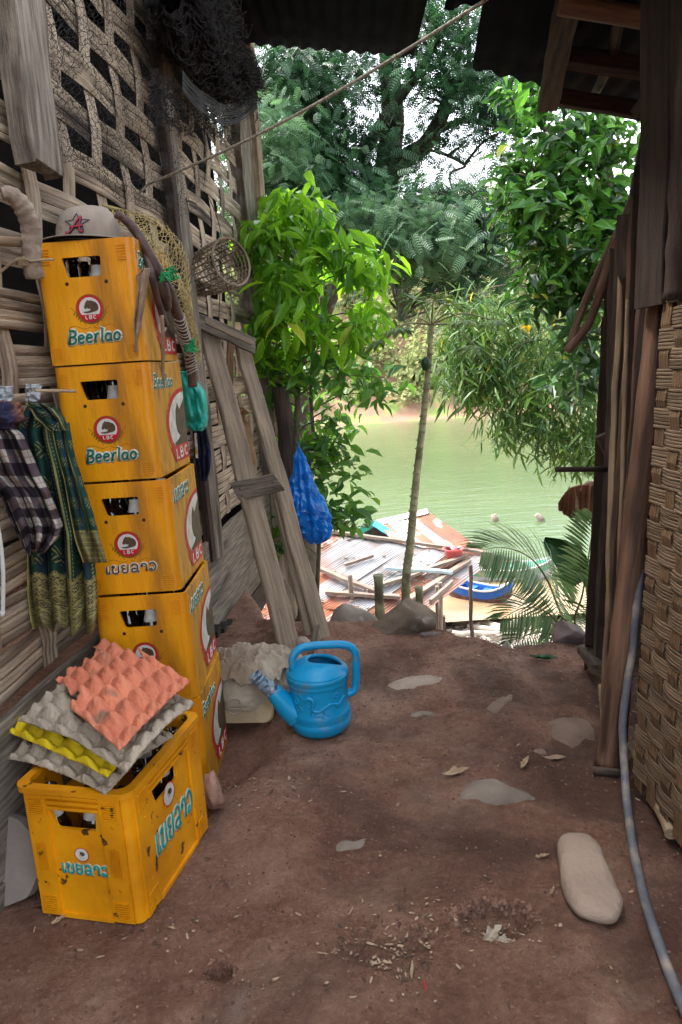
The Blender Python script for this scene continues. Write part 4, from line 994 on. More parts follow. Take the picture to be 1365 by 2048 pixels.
# relief: dragon, rings
def oncan(x,z,l=.0): 
    g=math.asin(max(-1,min(1,x/.099))); rr_=.0985+l; return Vector((rr_*math.sin(g),-rr_*math.cos(g),z))
b=MB(); b.smooth=True
dr=smoothpts([(-.028,.142,0),(-.018,.148,0),(-.004,.144,0),(.0,.130,0),(-.006,.118,0),(.0,.104,0),(.018,.103,0),(.034,.112,0),(.050,.121,0),(.064,.118,0),(.075,.112,0),(.086,.122,0),(.092,.132,0)],6)
b.tube([oncan(p.x,p.y) for p in dr],[.0066*(1-.55*(i/len(dr)))+.0012 for i in range(len(dr))],8)
for (x,z) in ((-.022,.145),(-.012,.15)): b.tube([oncan(x,z),oncan(x-.012,z+.003)],[.005,.003],8)
for s_ in ([(-.008,.150),(.004,.154),(.014,.158)],[(-.012,.146),(.006,.147),(.02,.149)],[(-.03,.140),(-.04,.147),(-.046,.158)],[(.0,.107),(-.010,.101),(-.014,.092),(-.006,.088)],[(.03,.11),(.028,.1),(.034,.092)],[(-.002,.118),(-.016,.118),(-.022,.120)],[(.062,.118),(.070,.106),(.078,.1)],[(.0,.092),(.008,.084),(.018,.085)]):
    b.tube([oncan(x,z) for x,z in s_],.0026,6)
for k in range(14):
    i=10+k*4
    if i<len(dr)-1: p=dr[i]; b.tube([oncan(p.x,p.y+.003),oncan(p.x+.002,p.y+.0085)],[.0012,.0005],4)
for (x,z,sx,sz) in ((-.052,.105,.009,.006),(-.005,.083,0,0),(.035,.082,.011,.006),(.072,.145,.006,.008),(-.060,.130,.006,.010)):
    if sx: b.tube([oncan(x+sx*math.cos(g),z+sz*math.sin(g)) for g in [q*math.pi/8 for q in range(16)]],.0028,6,closed=True,cap=False)
b.build('dragon_relief',m_blue,wc,local=True)
# ---------------------------------------------------------------- ground: one sheet from behind the camera down to the river bed
WZ=-4.0
def sst(a,b_,x): t=min(1,max(0,(x-a)/(b_-a))); return t*t*(3-2*t)
PITS=[(PZ(990,1835),.075,.052,.045),(PZ(438,1932),.024,.020,.06),(PZ(440,1774),.021,.015,.04),(PZ(770,1890),.09,.05,.014),(PZ(700,1840),.05,.02,.012),(PZ(900,1420),.12,.04,.012)]
SCAR=[(PZ(700,1830),PZ(860,1960),.012)]
def ground(x,y):
    n=noise.noise; V=Vector
    z=.015*n(V((x*2.2,y*2.2,0)))+.012*n(V((x*5,y*5,1)))+.0075*n(V((x*9,y*9,12)))+.0075*n(V((x*16,y*16,2)))+.005*n(V((x*32,y*32,3)))-.006*max(0,.07-abs(n(V((x*7.3,y*7.3,16)))))*8-.010*max(0,.12-abs(n(V((x*3.1,y*3.1,6)))))*3
    z+=-.004*max(0,n(V((x*9,y*9,8)))-.25)*6*.6
    # ridge-like trodden lump left of the path, dip by the crates
    z+=.02*math.exp(-((x+.42)**2+(y-1.62)**2)/.02)-.0*x
    z-=.055*sst(1.75,2.2,y)*sst(-.30,-.48,x)
    z+=.045*sst(2.6,3.2,y)*sst(.3,-.2,x)*(1-sst(3.2,3.6,y))
    for c,rx,ry,d in PITS:
        q=((x-c.x)/rx)**2+((y-c.y)/ry)**2
        if q<6: z-=d*math.exp(-q**4*.7)*(1+.3*n(V((x*30,y*30,0))))
    for cx_,cy_,rr_ in ((-.62,1.64,.30),(-.56,2.22,.24),(-.11,2.33,.13)):
        q=math.hypot(x-cx_,y-cy_)/rr_
        if q<1.35: k=1-sst(.9,1.35,q); base_=-.004-(.055 if (cy_>2.1 and cx_<-.3) else 0); z=z*(1-k)+(base_+(z-base_)*.12)*k
    # crest and steep bank
    edge=3.24-.36*sst(.18,.62,x)+.12*n(V((x*3,0,4)))+.05*n(V((x*11,0,4)))+ 1.7*sst(-.25,-.9,x)
    if y>edge:
        t=y-edge; drop=(1.55*(1-math.exp(-t/1.6))+ .35*t)*sst(-.02,.35,t)
        z-= min(drop,3.65+.05*t)
        if y>7: z+=.05*n(V((x*.8,y*.8,0)))
    if y>12.5: z=min(z,-3.72-.075*(y-12.5)+.04*n(V((x,y,0))))
    if x>3 and y>3: z+=min(1.6,(x-3)*.3)*sst(14,6,y)
    if x<-2.2 and y>3: z+=min(2.2,(-2.2-x)*.3)*sst(14,6,y)
    return max(z,-7)
def axis_(segs):
    out=[]
    for a,b_,st in segs:
        n=max(1,int(round((b_-a)/st))); out+=[a+(b_-a)*i/n for i in range(n)]
    return out+[segs[-1][1]]
xs=axis_([(-60,-10,10),(-10,-2,.8),(-2,-1.0,.1),(-1.0,1.15,.0115),(1.15,2,.06),(2,10,.5),(10,60,10)])
ys=axis_([(-14,-2,2),(-2,.9,.15),(.9,2.4,.0115),(2.4,3.5,.017),(3.5,6,.08),(6,16,.3),(16,70,6)])
nx,ny=len(xs),len(ys)
V=[(x,y,ground(x,y)) for y in ys for x in xs]
Fq=[(j*nx+i,j*nx+i+1,(j+1)*nx+i+1,(j+1)*nx+i) for j in range(ny-1) for i in range(nx-1)]
def dirtmat():
    m=bpy.data.materials.new('trodden_dirt'); m.use_nodes=True; nt=m.node_tree; N=nt.nodes; L=nt.links; b=N['Principled BSDF']; b.inputs['Roughness'].default_value=.85; b.inputs['Specular IOR Level'].default_value=.25
    tc=N.new('ShaderNodeTexCoord')
    def noi(s,d=6,r=.6,w=0):
        n=N.new('ShaderNodeTexNoise'); n.inputs['Scale'].default_value=s; n.inputs['Detail'].default_value=d; n.inputs['Roughness'].default_value=r; n.inputs['Distortion'].default_value=w; L.new(tc.outputs['Object'],n.inputs['Vector']); return n
    def ramp(src,els):
        r=N.new('ShaderNodeValToRGB')
        while len(r.color_ramp.elements)<len(els): r.color_ramp.elements.new(.5)
        for e,(p,c) in zip(r.color_ramp.elements,els): e.position=p; e.color=(*c,1)
        L.new(src,r.inputs[0]); return r.outputs[0]
    def mix(f,a,c):
        n=N.new('ShaderNodeMix'); n.data_type='RGBA'; L.new(f,n.inputs[0])
        for i,x in ((6,a),(7,c)):
            if isinstance(x,tuple): n.inputs[i].default_value=(*x,1)
            else: L.new(x,n.inputs[i])
        return n.outputs[2]
    base=ramp(noi(3.2,8,.62,.4).outputs['Fac'],[(.32,(.14,.060,.034)),(.46,(.27,.128,.076)),(.56,(.38,.215,.14)),(.68,(.55,.355,.25))])
    fine=ramp(noi(60,12,.85).outputs['Fac'],[(.34,(.07,.034,.022)),(.5,(.24,.125,.085)),(.66,(.48,.31,.23))])
    n0=N.new('ShaderNodeMix'); n0.data_type='RGBA'; n0.inputs[0].default_value=.5; L.new(base,n0.inputs[6]); L.new(fine,n0.inputs[7]); col=n0.outputs[2]
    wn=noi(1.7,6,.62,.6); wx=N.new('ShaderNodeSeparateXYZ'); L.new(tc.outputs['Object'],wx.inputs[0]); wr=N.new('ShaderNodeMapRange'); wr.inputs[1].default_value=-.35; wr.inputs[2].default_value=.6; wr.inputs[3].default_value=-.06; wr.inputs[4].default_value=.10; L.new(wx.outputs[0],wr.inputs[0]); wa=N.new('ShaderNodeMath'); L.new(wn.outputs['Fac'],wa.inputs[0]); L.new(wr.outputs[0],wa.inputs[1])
    dark_mask=ramp(wa.outputs[0],[(.47,(0,0,0)),(.63,(1,1,1))]); mw=N.new('ShaderNodeMath'); mw.operation='MULTIPLY'; L.new(dark_mask,mw.inputs[0]); mw.inputs[1].default_value=.72
    col=mix(mw.outputs[0],col,(.055,.026,.018))  # darker brown patches, denser towards the right of the path
    pale=ramp(noi(2.6,8,.7,1.).outputs['Fac'],[(.62,(0,0,0)),(.72,(.6,.6,.6))]); col=mix(pale,col,(.30,.215,.165))
    vo=N.new('ShaderNodeTexVoronoi'); vo.inputs['Scale'].default_value=70; L.new(tc.outputs['Object'],vo.inputs['Vector'])
    sep=N.new('ShaderNodeSeparateColor'); L.new(vo.outputs['Color'],sep.inputs[0])
    g1=N.new('ShaderNodeMath'); g1.operation='GREATER_THAN'; L.new(sep.outputs[0],g1.inputs[0]); g1.inputs[1].default_value=.93
    g2=N.new('ShaderNodeMath'); g2.operation='LESS_THAN'; L.new(vo.outputs['Distance'],g2.inputs[0]); g2.inputs[1].default_value=.28
    g3=N.new('ShaderNodeMath'); g3.operation='MULTIPLY'; L.new(g1.outputs[0],g3.inputs[0]); L.new(g2.outputs[0],g3.inputs[1]); g4=N.new('ShaderNodeMath'); g4.operation='MULTIPLY'; L.new(g3.outputs[0],g4.inputs[0]); g4.inputs[1].default_value=.4
    col=mix(g4.outputs[0],col,(.34,.27,.21))
    # beach and bank far below: paler, stonier (by distance towards the river)
    sx=N.new('ShaderNodeSeparateXYZ'); L.new(tc.outputs['Object'],sx.inputs[0]); mr=N.new('ShaderNodeMapRange'); mr.inputs[1].default_value=5.0; mr.inputs[2].default_value=9.0; L.new(sx.outputs[1],mr.inputs[0])
    sand=ramp(noi(9,8,.8).outputs['Fac'],[(.3,(.18,.135,.10)),(.6,(.34,.29,.24))]); col=mix(mr.outputs[0],col,sand)
    L.new(col,b.inputs['Base Color'])
    rr_=ramp(noi(4,4).outputs['Fac'],[(.4,(.62,.62,.62)),(.6,(.95,.95,.95))]); L.new(rr_,b.inputs['Roughness'])
    bp=N.new('ShaderNodeBump'); bp.inputs['Strength'].default_value=.9; bp.inputs['Distance'].default_value=.02; L.new(noi(70,10,.8).outputs['Fac'],bp.inputs['Height'])
    bp2=N.new('ShaderNodeBump'); bp2.inputs['Strength'].default_value=.7; bp2.inputs['Distance'].default_value=.055; L.new(noi(13,6,.6,.5).outputs['Fac'],bp2.inputs['Height']); L.new(bp.outputs[0],bp2.inputs['Normal']); L.new(bp2.outputs[0],b.inputs['Normal'])
    return m
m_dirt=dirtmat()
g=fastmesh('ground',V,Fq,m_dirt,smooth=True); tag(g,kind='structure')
# ---------------------------------------------------------------- river
def watermat():
    m=bpy.data.materials.new('green_river'); m.use_nodes=True; nt=m.node_tree; N=nt.nodes; L=nt.links; b=N['Principled BSDF']; b.inputs['Roughness'].default_value=.07; b.inputs['Specular IOR Level'].default_value=.32; b.inputs['IOR'].default_value=1.33
    tc=N.new('ShaderNodeTexCoord'); mp=N.new('ShaderNodeMapping'); mp.inputs['Scale'].default_value=(.5,1.6,1); L.new(tc.outputs['Object'],mp.inputs[0])
    n1=N.new('ShaderNodeTexNoise'); n1.inputs['Scale'].default_value=1.1; n1.inputs['Detail'].default_value=6; n1.inputs['Roughness'].default_value=.65; L.new(mp.outputs[0],n1.inputs['Vector'])
    n2=N.new('ShaderNodeTexNoise'); n2.inputs['Scale'].default_value=.06; L.new(tc.outputs['Object'],n2.inputs['Vector'])
    r=N.new('ShaderNodeValToRGB'); r.color_ramp.elements[0].position=.35; r.color_ramp.elements[0].color=(.045,.075,.032,1); r.color_ramp.elements[1].position=.65; r.color_ramp.elements[1].color=(.066,.097,.042,1); L.new(n2.outputs['Fac'],r.inputs[0])
    # shallow brown water near this bank
    sx=N.new('ShaderNodeSeparateXYZ'); L.new(tc.outputs['Object'],sx.inputs[0]); mr=N.new('ShaderNodeMapRange'); mr.inputs[1].default_value=15.3; mr.inputs[2].default_value=17.6; mr.inputs[3].default_value=1; mr.inputs[4].default_value=0; L.new(sx.outputs[1],mr.inputs[0])
    mx=N.new('ShaderNodeMix'); mx.data_type='RGBA'; L.new(mr.outputs[0],mx.inputs[0]); L.new(r.outputs[0],mx.inputs[6]); mx.inputs[7].default_value=(.24,.16,.09,1); L.new(mx.outputs[2],b.inputs['Base Color'])
    bp=N.new('ShaderNodeBump'); bp.inputs['Strength'].default_value=.5; bp.inputs['Distance'].default_value=.08; L.new(n1.outputs['Fac'],bp.inputs['Height']); L.new(bp.outputs[0],b.inputs['Normal']); return m
b=MB(); b.grid(lambda u,v:(-200+400*u,14+70*v,WZ),4,4,uv=False); tag(b.build('river',watermat()),kind='structure')
# ---------------------------------------------------------------- far bank and hill
SH=66.0
def hill(x,y):
    t=y-SH-1.5*noise.noise(Vector((x*.08,0,2)))
    if t<0: return WZ-.6
    z=WZ-.1+min(t,3)*.18+ (2.1+.6*noise.noise(Vector((x*.15,0,7))))*sst(2.0,6.0,t)+ .15*noise.noise(Vector((x*.6,y*.6,0)))
    z+=max(0,t-8)*.62*(1-.3*sst(0,60,x))*sst(8,20,t)
    zc=13+5*noise.noise(Vector((x*.04,y*.02,0)))+.09*(y-SH); return z if z<zc else zc+ (z-zc)*.06
b=MB(); b.smooth=True
def hf(u,v): 
    x=-110+240*u; y=SH-4+ 150*v**1.6; return (x,y,hill(x,y))
b.grid(hf,110,70,uv=False)
m_bank=mat('red_earth_bank',(.21,.115,.075),(.14,.10,.06),.5,.95,.3,3,c3=(.13,.17,.045),s3=.35,t3=(.48,.6))
tag(b.build('hill',m_bank),kind='structure')
m_far=leafmat('far_foliage',(.10,.13,.045),(.24,.26,.11),.8,.25,spec=.1)
parts=[]
def crown_cloud(c,R,n,size,tbase,tspan=.35,flat=.8,up=.5):
    d=randdir(n); d[:,2]=np.where(d[:,2]<-.3,-d[:,2],d[:,2]); r=RNG.uniform(.72,1.05,n)[:,None]
    lump=1+.22*np.sin(d[:,0:1]*7+c[0])*np.sin(d[:,1:2]*6+c[1])+.18*np.sin(d[:,2:3]*9+c[2])
    P=np.array(c)+d*r*np.array(R)*lump; Nn=norm(d+RNG.normal(size=(n,3))*.6+np.array([0,0,up])); D=norm(np.cross(Nn,RNG.normal(size=(n,3))))
    t=np.clip(tbase+tspan*(RNG.random(n)-.5),0,1); sz=size*RNG.uniform(.6,1.3,n); V_,F_,T_=leaves(P,D,Nn,sz,sz*.62,.1,.1,t); return V_,F_,T_
for k in range(230):
    y=SH+7+95*(random.random()**1.5); x=random.uniform(-22,32)+ (y-SH)*random.uniform(-.45,.5); R=random.uniform(1.6,3.6)*(1+(y-SH)/90)
    z=hill(x,y)+R*.55; tb=random.choice([.25,.45,.55,.7,.8,.9])
    parts.append(crown_cloud((x,y,z),(R,R,R*random.uniform(.8,1.2)),int(330),.55*(1+(y-SH)/120),tb,.3))
for k in range(60): # scrub on top of the bank
    x=random.uniform(-16,24); y=SH+random.uniform(3.6,8); R=random.uniform(.5,1.3); parts.append(crown_cloud((x,y,hill(x,y)+R*.4),(R*1.3,R,R),120,.38,random.uniform(.2,.9),.3))
V_,F_,T_=merge(parts); tag(fastmesh('hillside_woodland',V_,F_,m_far,tint=T_),'pale yellow green woodland covering the hill across the river','woodland',kind='stuff')
# ---------------------------------------------------------------- tree tools
m_trunk=mat('dark_bark',(.075,.06,.045),(.035,.028,.022),7,.95,1.,30,c3=(.05,.06,.03),s3=3,t3=(.55,.7))
m_ltrunk=mat('slim_bark',(.13,.11,.075),(.07,.06,.04),9,.9,.6,40)
def pxpts(blobs,n):
    """points inside ellipsoids given where each mass of leaves stands: (px,py,rx,ry,depth,half depth,weight)"""
    w=np.array([q[6] if len(q)>6 else q[2]*q[3] for q in blobs],float); w/=w.sum(); out=[]
    for i in RNG.choice(len(blobs),n,p=w):
        px,py,rx,ry,Y,dY=blobs[i][:6]
        while True:
            a=RNG.uniform(-1,1,3)
            if (a**2).sum()<=1: break
        out.append(list(PY(px+a[0]*rx,py+a[1]*ry,Y+a[2]*dY)))
    return np.array(out)
def limbs(b,root_pts,targets,r0,r1,sag=.0,seg=5):
    """thin limbs from the nearest lower trunk point out to each clump"""
    R_=[Vector(p) for p in root_pts]
    for t in targets:
        t=Vector(t); best=min(R_,key=lambda p:(p-t).length+ (3.0*max(0,p.z-t.z+.05)))
        m=best.lerp(t,.5)+Vector((random.uniform(-.1,.1),random.uniform(-.1,.1),random.uniform(-.02,.12)))*(t-best).length
        P=smoothpts([best,m,t],5); b.tube(P,[r0+(r1-r0)*i/(len(P)-1) for i in range(len(P))],seg,False)
def clumpleaves(Cn,per,spread,L_,W_,droop=.7,out=None,fold=.25,curl=.2,ncol=None,lenjit=.5,up=.7,tb=None,tj=.25):
    """whorls of leaves round each clump centre"""
    n=len(Cn)*per; C=np.repeat(Cn,per,0)+RNG.normal(size=(n,3))*spread
    D=RNG.normal(size=(n,3)); D[:,2]=D[:,2]*.5-droop; D=norm(D); Nn=norm(RNG.normal(size=(n,3))*.45+np.array([0,-.25,up]))
    t0=np.repeat(RNG.random(len(Cn)) if tb is None else tb,per); t=np.clip(t0+tj*RNG.normal(size=n),0,.955); t=np.where(RNG.random(n)<.012,1.,t)
    Ls=L_*(1+lenjit*(RNG.random(n)-.5)*2); return leaves(C,D,Nn,Ls,Ls*(W_/L_),fold,curl,t)
# ---- bright young tree on the left
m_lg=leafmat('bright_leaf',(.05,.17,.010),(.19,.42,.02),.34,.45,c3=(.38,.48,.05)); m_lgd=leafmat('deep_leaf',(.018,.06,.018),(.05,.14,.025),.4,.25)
t1=thing('young_tree','slim tree with bright yellow green drooping leaves beside the hut corner','tree',PY(597,1230,5.0))
base=PY(600,1260,5.0); base.z=ground(base.x,base.y)-.05
tr=smoothpts([base,PY(592,1000,5.0),PY(594,850,5.05),PY(600,700,5.1),PY(606,560,5.15),PY(612,430,5.2)],8)
b=MB(); b.smooth=True; b.tube(tr,[.028-.020*i/len(tr) for i in range(len(tr))],8); 
tr2=smoothpts([base,PY(640,1000,5.3),PY(628,880,5.3),PY(622,760,5.35),PY(640,620,5.4),PY(650,520,5.4)],8); b.tube(tr2,[.022-.015*i/len(tr2) for i in range(len(tr2))],8)
bl=[(600,420,75,40,5.0,.3,3000),(525,480,50,50,4.9,.35,2600),(555,570,70,65,4.9,.4,4200),(640,520,70,55,5.0,.4,3400),(740,530,45,32,5.0,.3,2000),(590,650,95,50,5.0,.45,4000),(705,650,60,45,5.1,.4,2200),(545,720,50,50,5.1,.4,2000)]
bl2=[(620,740,110,60,5.2,.4),(730,740,70,60,5.1,.4),(560,800,45,60,5.2,.35),(690,850,60,45,5.2,.35),(640,880,60,50,5.2,.3)]
bl3=[(690,920,70,35,5.0,.3),(640,950,40,40,5.0,.3),(700,1030,55,40,4.9,.2),(575,1050,30,60,5.0,.3),(640,1000,40,50,5.1,.2)]
C1=pxpts(bl,98); C2=pxpts(bl2,58); C3=pxpts(bl3,34)
limbs(b,tr[8:]+tr2[8:],C1[::2],.007,.002); limbs(b,tr[4:30]+tr2[4:30],np.concatenate([C2[::2],C3]),.007,.002)
b.build('trunk',m_ltrunk,t1)
V_,F_,T_=merge([clumpleaves(C1,11,.06,.15,.046,.85,tb=np.clip(.55+.3*RNG.normal(size=len(C1)),0,.93))])
fastmesh('crown',V_,F_,m_lg,t1,T_)
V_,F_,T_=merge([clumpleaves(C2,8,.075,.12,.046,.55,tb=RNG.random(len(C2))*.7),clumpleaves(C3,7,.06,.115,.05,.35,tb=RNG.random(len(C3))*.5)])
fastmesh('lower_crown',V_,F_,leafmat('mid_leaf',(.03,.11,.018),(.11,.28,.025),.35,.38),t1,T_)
# ---- great tamarind-like tree behind
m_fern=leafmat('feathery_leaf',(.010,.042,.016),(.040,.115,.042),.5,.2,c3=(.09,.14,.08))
def fronds(Cn,L_=.26,npair=9,lw_=.017,droop=.45,tb=None,w=.42):
    n=len(Cn); D=RNG.normal(size=(n,3)); D[:,2]=D[:,2]*.35-droop; D=norm(D); Nn=norm(RNG.normal(size=(n,3))*.5+np.array([0,-.3,.8])); S=norm(np.cross(D,Nn)); Nn=np.cross(S,D)
    Ls=L_*RNG.uniform(.7,1.25,n); t0=RNG.random(n) if tb is None else tb; Vs=[];Ts=[]
    for k in range(npair):
        a=(k+1)/(npair+.5); env=math.sin(math.pi*min(1,.18+a*.8))**.5
        for sd in (-1,1):
            p=Cn+D*(Ls*a)[:,None]-Nn*(Ls*a*a*.22)[:,None]; d=S*sd*.93+D*.36; le=(Ls*w*.5*env)[:,None]; wd=D*(Ls/npair*.30)[:,None]
            Vs.append(np.stack([p-wd,p+wd,p+d*le+wd*.7-Nn*le*.15,p+d*le-wd*.7-Nn*le*.15],1)); Ts.append(t0)
    V=np.concatenate(Vs).reshape(-1,3); Fc=np.arange(len(V)).reshape(-1,4); return V,Fc,np.concatenate(Ts)
t2=thing('great_tree','huge dark feathery-leaved tree spreading behind the alley, its limbs against the white sky','tree',PY(760,1100,10))
b=MB(); b.smooth=True; Y=9.5
bs=PY(770,1000,9.5); bs.z=-3.7
bs=PY(585,1000,9.9); bs.z=-3.7; main=smoothpts([bs,PY(590,800,9.8),PY(640,600,9.6),PY(700,500,9.5),PY(752,420,9.5),PY(775,330,9.4),PY(785,230,9.3),PY(778,120,9.2),PY(775,-60,9.)],8)
def rad(P,a,c): return [a+(c-a)*i/(len(P)-1) for i in range(len(P))]
b.tube(main,rad(main,.26,.09),12)
LM=[([(745,430,9.5),(800,330,9.2),(850,290,9.0),(885,230,8.8),(905,180,8.7),(960,120,8.5),(1040,60,8.3)],.13,.03),
([(760,400,9.4),(730,330,9.2),(760,250,9.0),(820,170,8.8),(870,90,8.6),(905,30,8.4)],.09,.02),
([(750,470,9.5),(690,380,9.2),(640,300,9.0),(560,230,8.8),(490,200,8.6)],.10,.02),
([(750,500,9.5),(640,470,9.0),(560,420,8.7),(500,380,8.4)],.08,.02),
([(760,450,9.4),(850,440,9.0),(920,400,8.6),(1000,380,8.3)],.08,.02),
([(785,330,9.3),(800,250,9.3),(795,150,9.3),(800,20,9.3)],.07,.03),
([(860,270,9.0),(930,240,8.8),(990,250,8.6),(1040,230,8.5)],.045,.015),
([(600,120,9.0),(610,240,9.1),(650,380,9.3),(740,520,9.5)],.05,.10),
([(660,-40,9.0),(630,120,9.0),(640,260,9.1),(700,400,9.3)],.03,.07),
([(800,640,9.3),(794,590,9.4),(792,540,9.5),(795,480,9.4),(780,430,9.4)],.012,.06),
([(930,-40,9),(935,60,9),(938,130,9),(925,200,9)],.035,.02),([(870,300,8.8),(930,330,8.5),(900,350,8.4),(915,410,8.3)],.02,.008)]
LP_=[]
for pts_,a,c in LM:
    P=smoothpts([PY(*q) for q in pts_],7); b.tube(P,rad(P,a,c),9); LP_+=P
bt=[(520,170,70,70,8.6,.8),(600,140,90,50,8.8,1.0),(540,260,90,60,8.6,.8),(650,250,90,80,9.0,.8),(560,350,110,60,8.4,.9),(690,360,90,60,8.8,.7),(520,430,60,50,8.2,.5),(700,170,60,60,9.2,.5,2200),
 (650,440,100,50,8.3,.6),(800,430,110,45,8.0,.6),(850,500,110,50,8.0,.7),(720,545,70,35,8.5,.7,1500),(930,430,90,40,8.0,.7),(970,500,70,40,8.1,.7),(930,575,50,30,8.2,.5,900),(860,610,30,25,8.6,.6,300),
 (900,150,70,50,8.6,.5),(880,40,60,50,8.6,.6),(980,170,60,50,8.4,.5),(930,270,55,35,8.5,.4,1300),(1010,220,50,50,8.3,.5),(840,380,60,30,8.4,.5),(780,80,60,60,9.,.6,1500),(1000,330,40,25,8.4,.4,500),(830,300,35,25,8.8,.4,450),(960,60,40,60,8.6,.4,1400),(640,60,120,60,9.3,.9,2500),(860,130,80,70,8.8,.7,3200),(800,30,60,60,9,.7,2400),(760,300,60,50,9,.6,1200)]
C4=pxpts(bt,800)
limbs(b,LP_+main[20:],C4[::4],.02,.005)
b.build('trunk',m_trunk,t2)
# fronds spread about each spray
n=14500; Cf=np.repeat(C4,18,0)[:n]+RNG.normal(size=(min(n,len(C4)*18),3))*np.array([.24,.24,.15])
pxv=(Cf@np.ones(3))*0; tb=np.repeat(np.clip(.35+.3*RNG.normal(size=len(C4)),0,.93),18)[:n]; tb=np.clip(tb+.12*RNG.normal(size=len(tb)),0,.96)
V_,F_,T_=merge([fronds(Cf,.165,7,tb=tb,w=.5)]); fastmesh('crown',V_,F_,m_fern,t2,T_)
# pale sprays in front
C5=pxpts([(800,430,110,35,7.2,.4),(830,500,100,45,7.2,.4),(740,520,60,60,7.3,.4),(900,440,80,30,7.2,.3),(640,430,110,40,7.4,.4),(545,430,70,40,7.4,.4),(560,320,80,60,7.5,.4),(520,240,60,60,7.5,.4,2000)],150)
Cf=np.repeat(C5,12,0)+RNG.normal(size=(len(C5)*12,3))*np.array([.17,.17,.08])
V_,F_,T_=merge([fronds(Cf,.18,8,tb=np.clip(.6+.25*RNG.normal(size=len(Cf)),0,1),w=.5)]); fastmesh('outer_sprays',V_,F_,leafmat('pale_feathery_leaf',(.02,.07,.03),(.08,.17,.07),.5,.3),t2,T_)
# ---- broad-leaved tree on the right
m_rl=leafmat('glossy_leaf',(.012,.055,.012),(.07,.22,.024),.3,.32,c3=(.28,.34,.03))
t3=thing('broadleaf_tree','glossy green broad-leaved tree overhanging from the right, in front of the great tree','tree',PY(1250,900,5.0))
b=MB(); b.smooth=True; bs=PY(1290,1000,5.2); bs.z=-1.7
tr=smoothpts([bs,PY(1270,800,5.2),PY(1235,600,5.1),PY(1215,450,5.),PY(1210,330,5.),PY(1200,200,4.9),PY(1160,120,4.8)],8); b.tube(tr,rad(tr,.085,.025),10)
LR2=[]
for pts_ in ([(1225,500,5.),(1170,440,4.8),(1110,390,4.7),(1060,360,4.6)],[(1210,380,5.),(1150,320,4.8),(1090,260,4.7),(1050,200,4.7)],[(1240,620,5.1),(1190,600,4.9),(1120,560,4.8),(1080,520,4.8)],[(1200,300,5.),(1230,240,4.8),(1250,180,4.7)],[(1235,600,5.1),(1180,700,4.9),(1150,760,4.7)]):
    P=smoothpts([PY(*q) for q in pts_],7); b.tube(P,rad(P,.022,.007),7); LR2+=P
bl=[(1180,210,90,50,4.8,.3),(1075,190,60,45,4.7,.3),(1110,290,90,60,4.7,.35),(1220,290,70,60,4.8,.3),(1060,370,50,60,4.6,.3),(1130,400,80,60,4.7,.35),(1220,420,55,60,4.8,.3),(1080,480,60,55,4.7,.3),(1160,510,80,60,4.8,.35),(1110,570,60,35,4.8,.3),(1190,600,50,40,4.8,.3),(1040,430,30,40,4.7,.2)]
C6=pxpts(bl,270); limbs(b,tr[16:]+LR2,C6[::2],.007,.002); b.build('trunk',m_ltrunk,t3)
V_,F_,T_=merge([clumpleaves(C6,8,.07,.112,.046,.3,tb=np.clip(.45+.28*RNG.normal(size=len(C6)),0,.96),up=.8)]); fastmesh('crown',V_,F_,m_rl,t3,T_)
C7=pxpts([(1090,590,70,40,5.0,.3),(1180,680,60,60,4.9,.3),(1150,760,40,40,4.9,.2),(1210,740,30,60,4.9,.2),(1120,930,55,12,5.2,.1,250)],34)
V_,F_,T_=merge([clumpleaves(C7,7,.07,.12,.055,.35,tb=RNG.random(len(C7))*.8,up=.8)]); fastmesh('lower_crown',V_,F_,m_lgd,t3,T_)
# ---- bamboo spray hanging over the water
m_bam=leafmat('bamboo_leaf',(.020,.075,.016),(.11,.21,.035),.45,.35,c3=(.55,.45,.03))
t4=thing('bamboo_clump','arching bamboo with narrow drooping leaves hanging over the river','bamboo',PY(1300,1100,6.5))
b=MB(); b.smooth=True
ST=[]
for pts_ in ([(1330,1050,6.5),(1280,800,6.4),(1180,640,6.3),(1060,600,6.2),(960,640,6.1),(890,720,6.0)],[(1330,1050,6.5),(1270,860,6.4),(1180,720,6.3),(1080,680,6.2),(1000,720,6.1),(950,780,6.1)],[(1335,1050,6.5),(1280,900,6.3),(1200,790,6.2),(1120,780,6.1),(1060,840,6.0)],[(1335,1050,6.5),(1270,700,6.5),(1150,600,6.5),(1020,570,6.4),(920,600,6.3)],[(1335,1050,6.4),(1290,950,6.2),(1240,880,6.0),(1190,900,5.9)]):
    P=smoothpts([PY(*q) for q in pts_],8); b.tube(P,rad(P,.02,.004),6); ST+=P[10:]
bl=[(920,700,60,50,6.1,.3),(990,660,90,50,6.2,.4),(1080,680,90,60,6.2,.4),(1160,700,60,60,6.2,.4),(960,760,80,45,6.1,.3),(1050,780,90,55,6.1,.4),(1140,800,70,60,6.1,.3),(1060,860,75,45,6.0,.3),(1140,880,60,40,6.0,.25),(1195,850,25,80,6.0,.25),(1190,930,20,40,5.9,.2,500),(950,620,80,40,6.3,.4)]
C8=pxpts(bl,300); limbs(b,ST,C8[::3],.004,.0012,seg=4); b.build('stem',m_ltrunk,t4)
V_,F_,T_=merge([clumpleaves(C8,17,.09,.15,.017,.9,fold=.1,curl=.25,tb=np.clip(.45+.25*RNG.normal(size=len(C8)),0,.96),tj=.2)]); fastmesh('foliage',V_,F_,m_bam,t4,T_)
Cy=pxpts([(1090,640,30,16,5.9,.1),(1040,650,16,10,5.9,.1),(1120,620,12,8,5.9,.1)],3)
V_,F_,T_=clumpleaves(Cy,2,.03,.09,.06,.3); fastmesh('yellow_leaves',V_,F_,mat('yellow_leaf',(.6,.42,.02),(.5,.33,.02),9,.5,trans=.3),t4,T_)
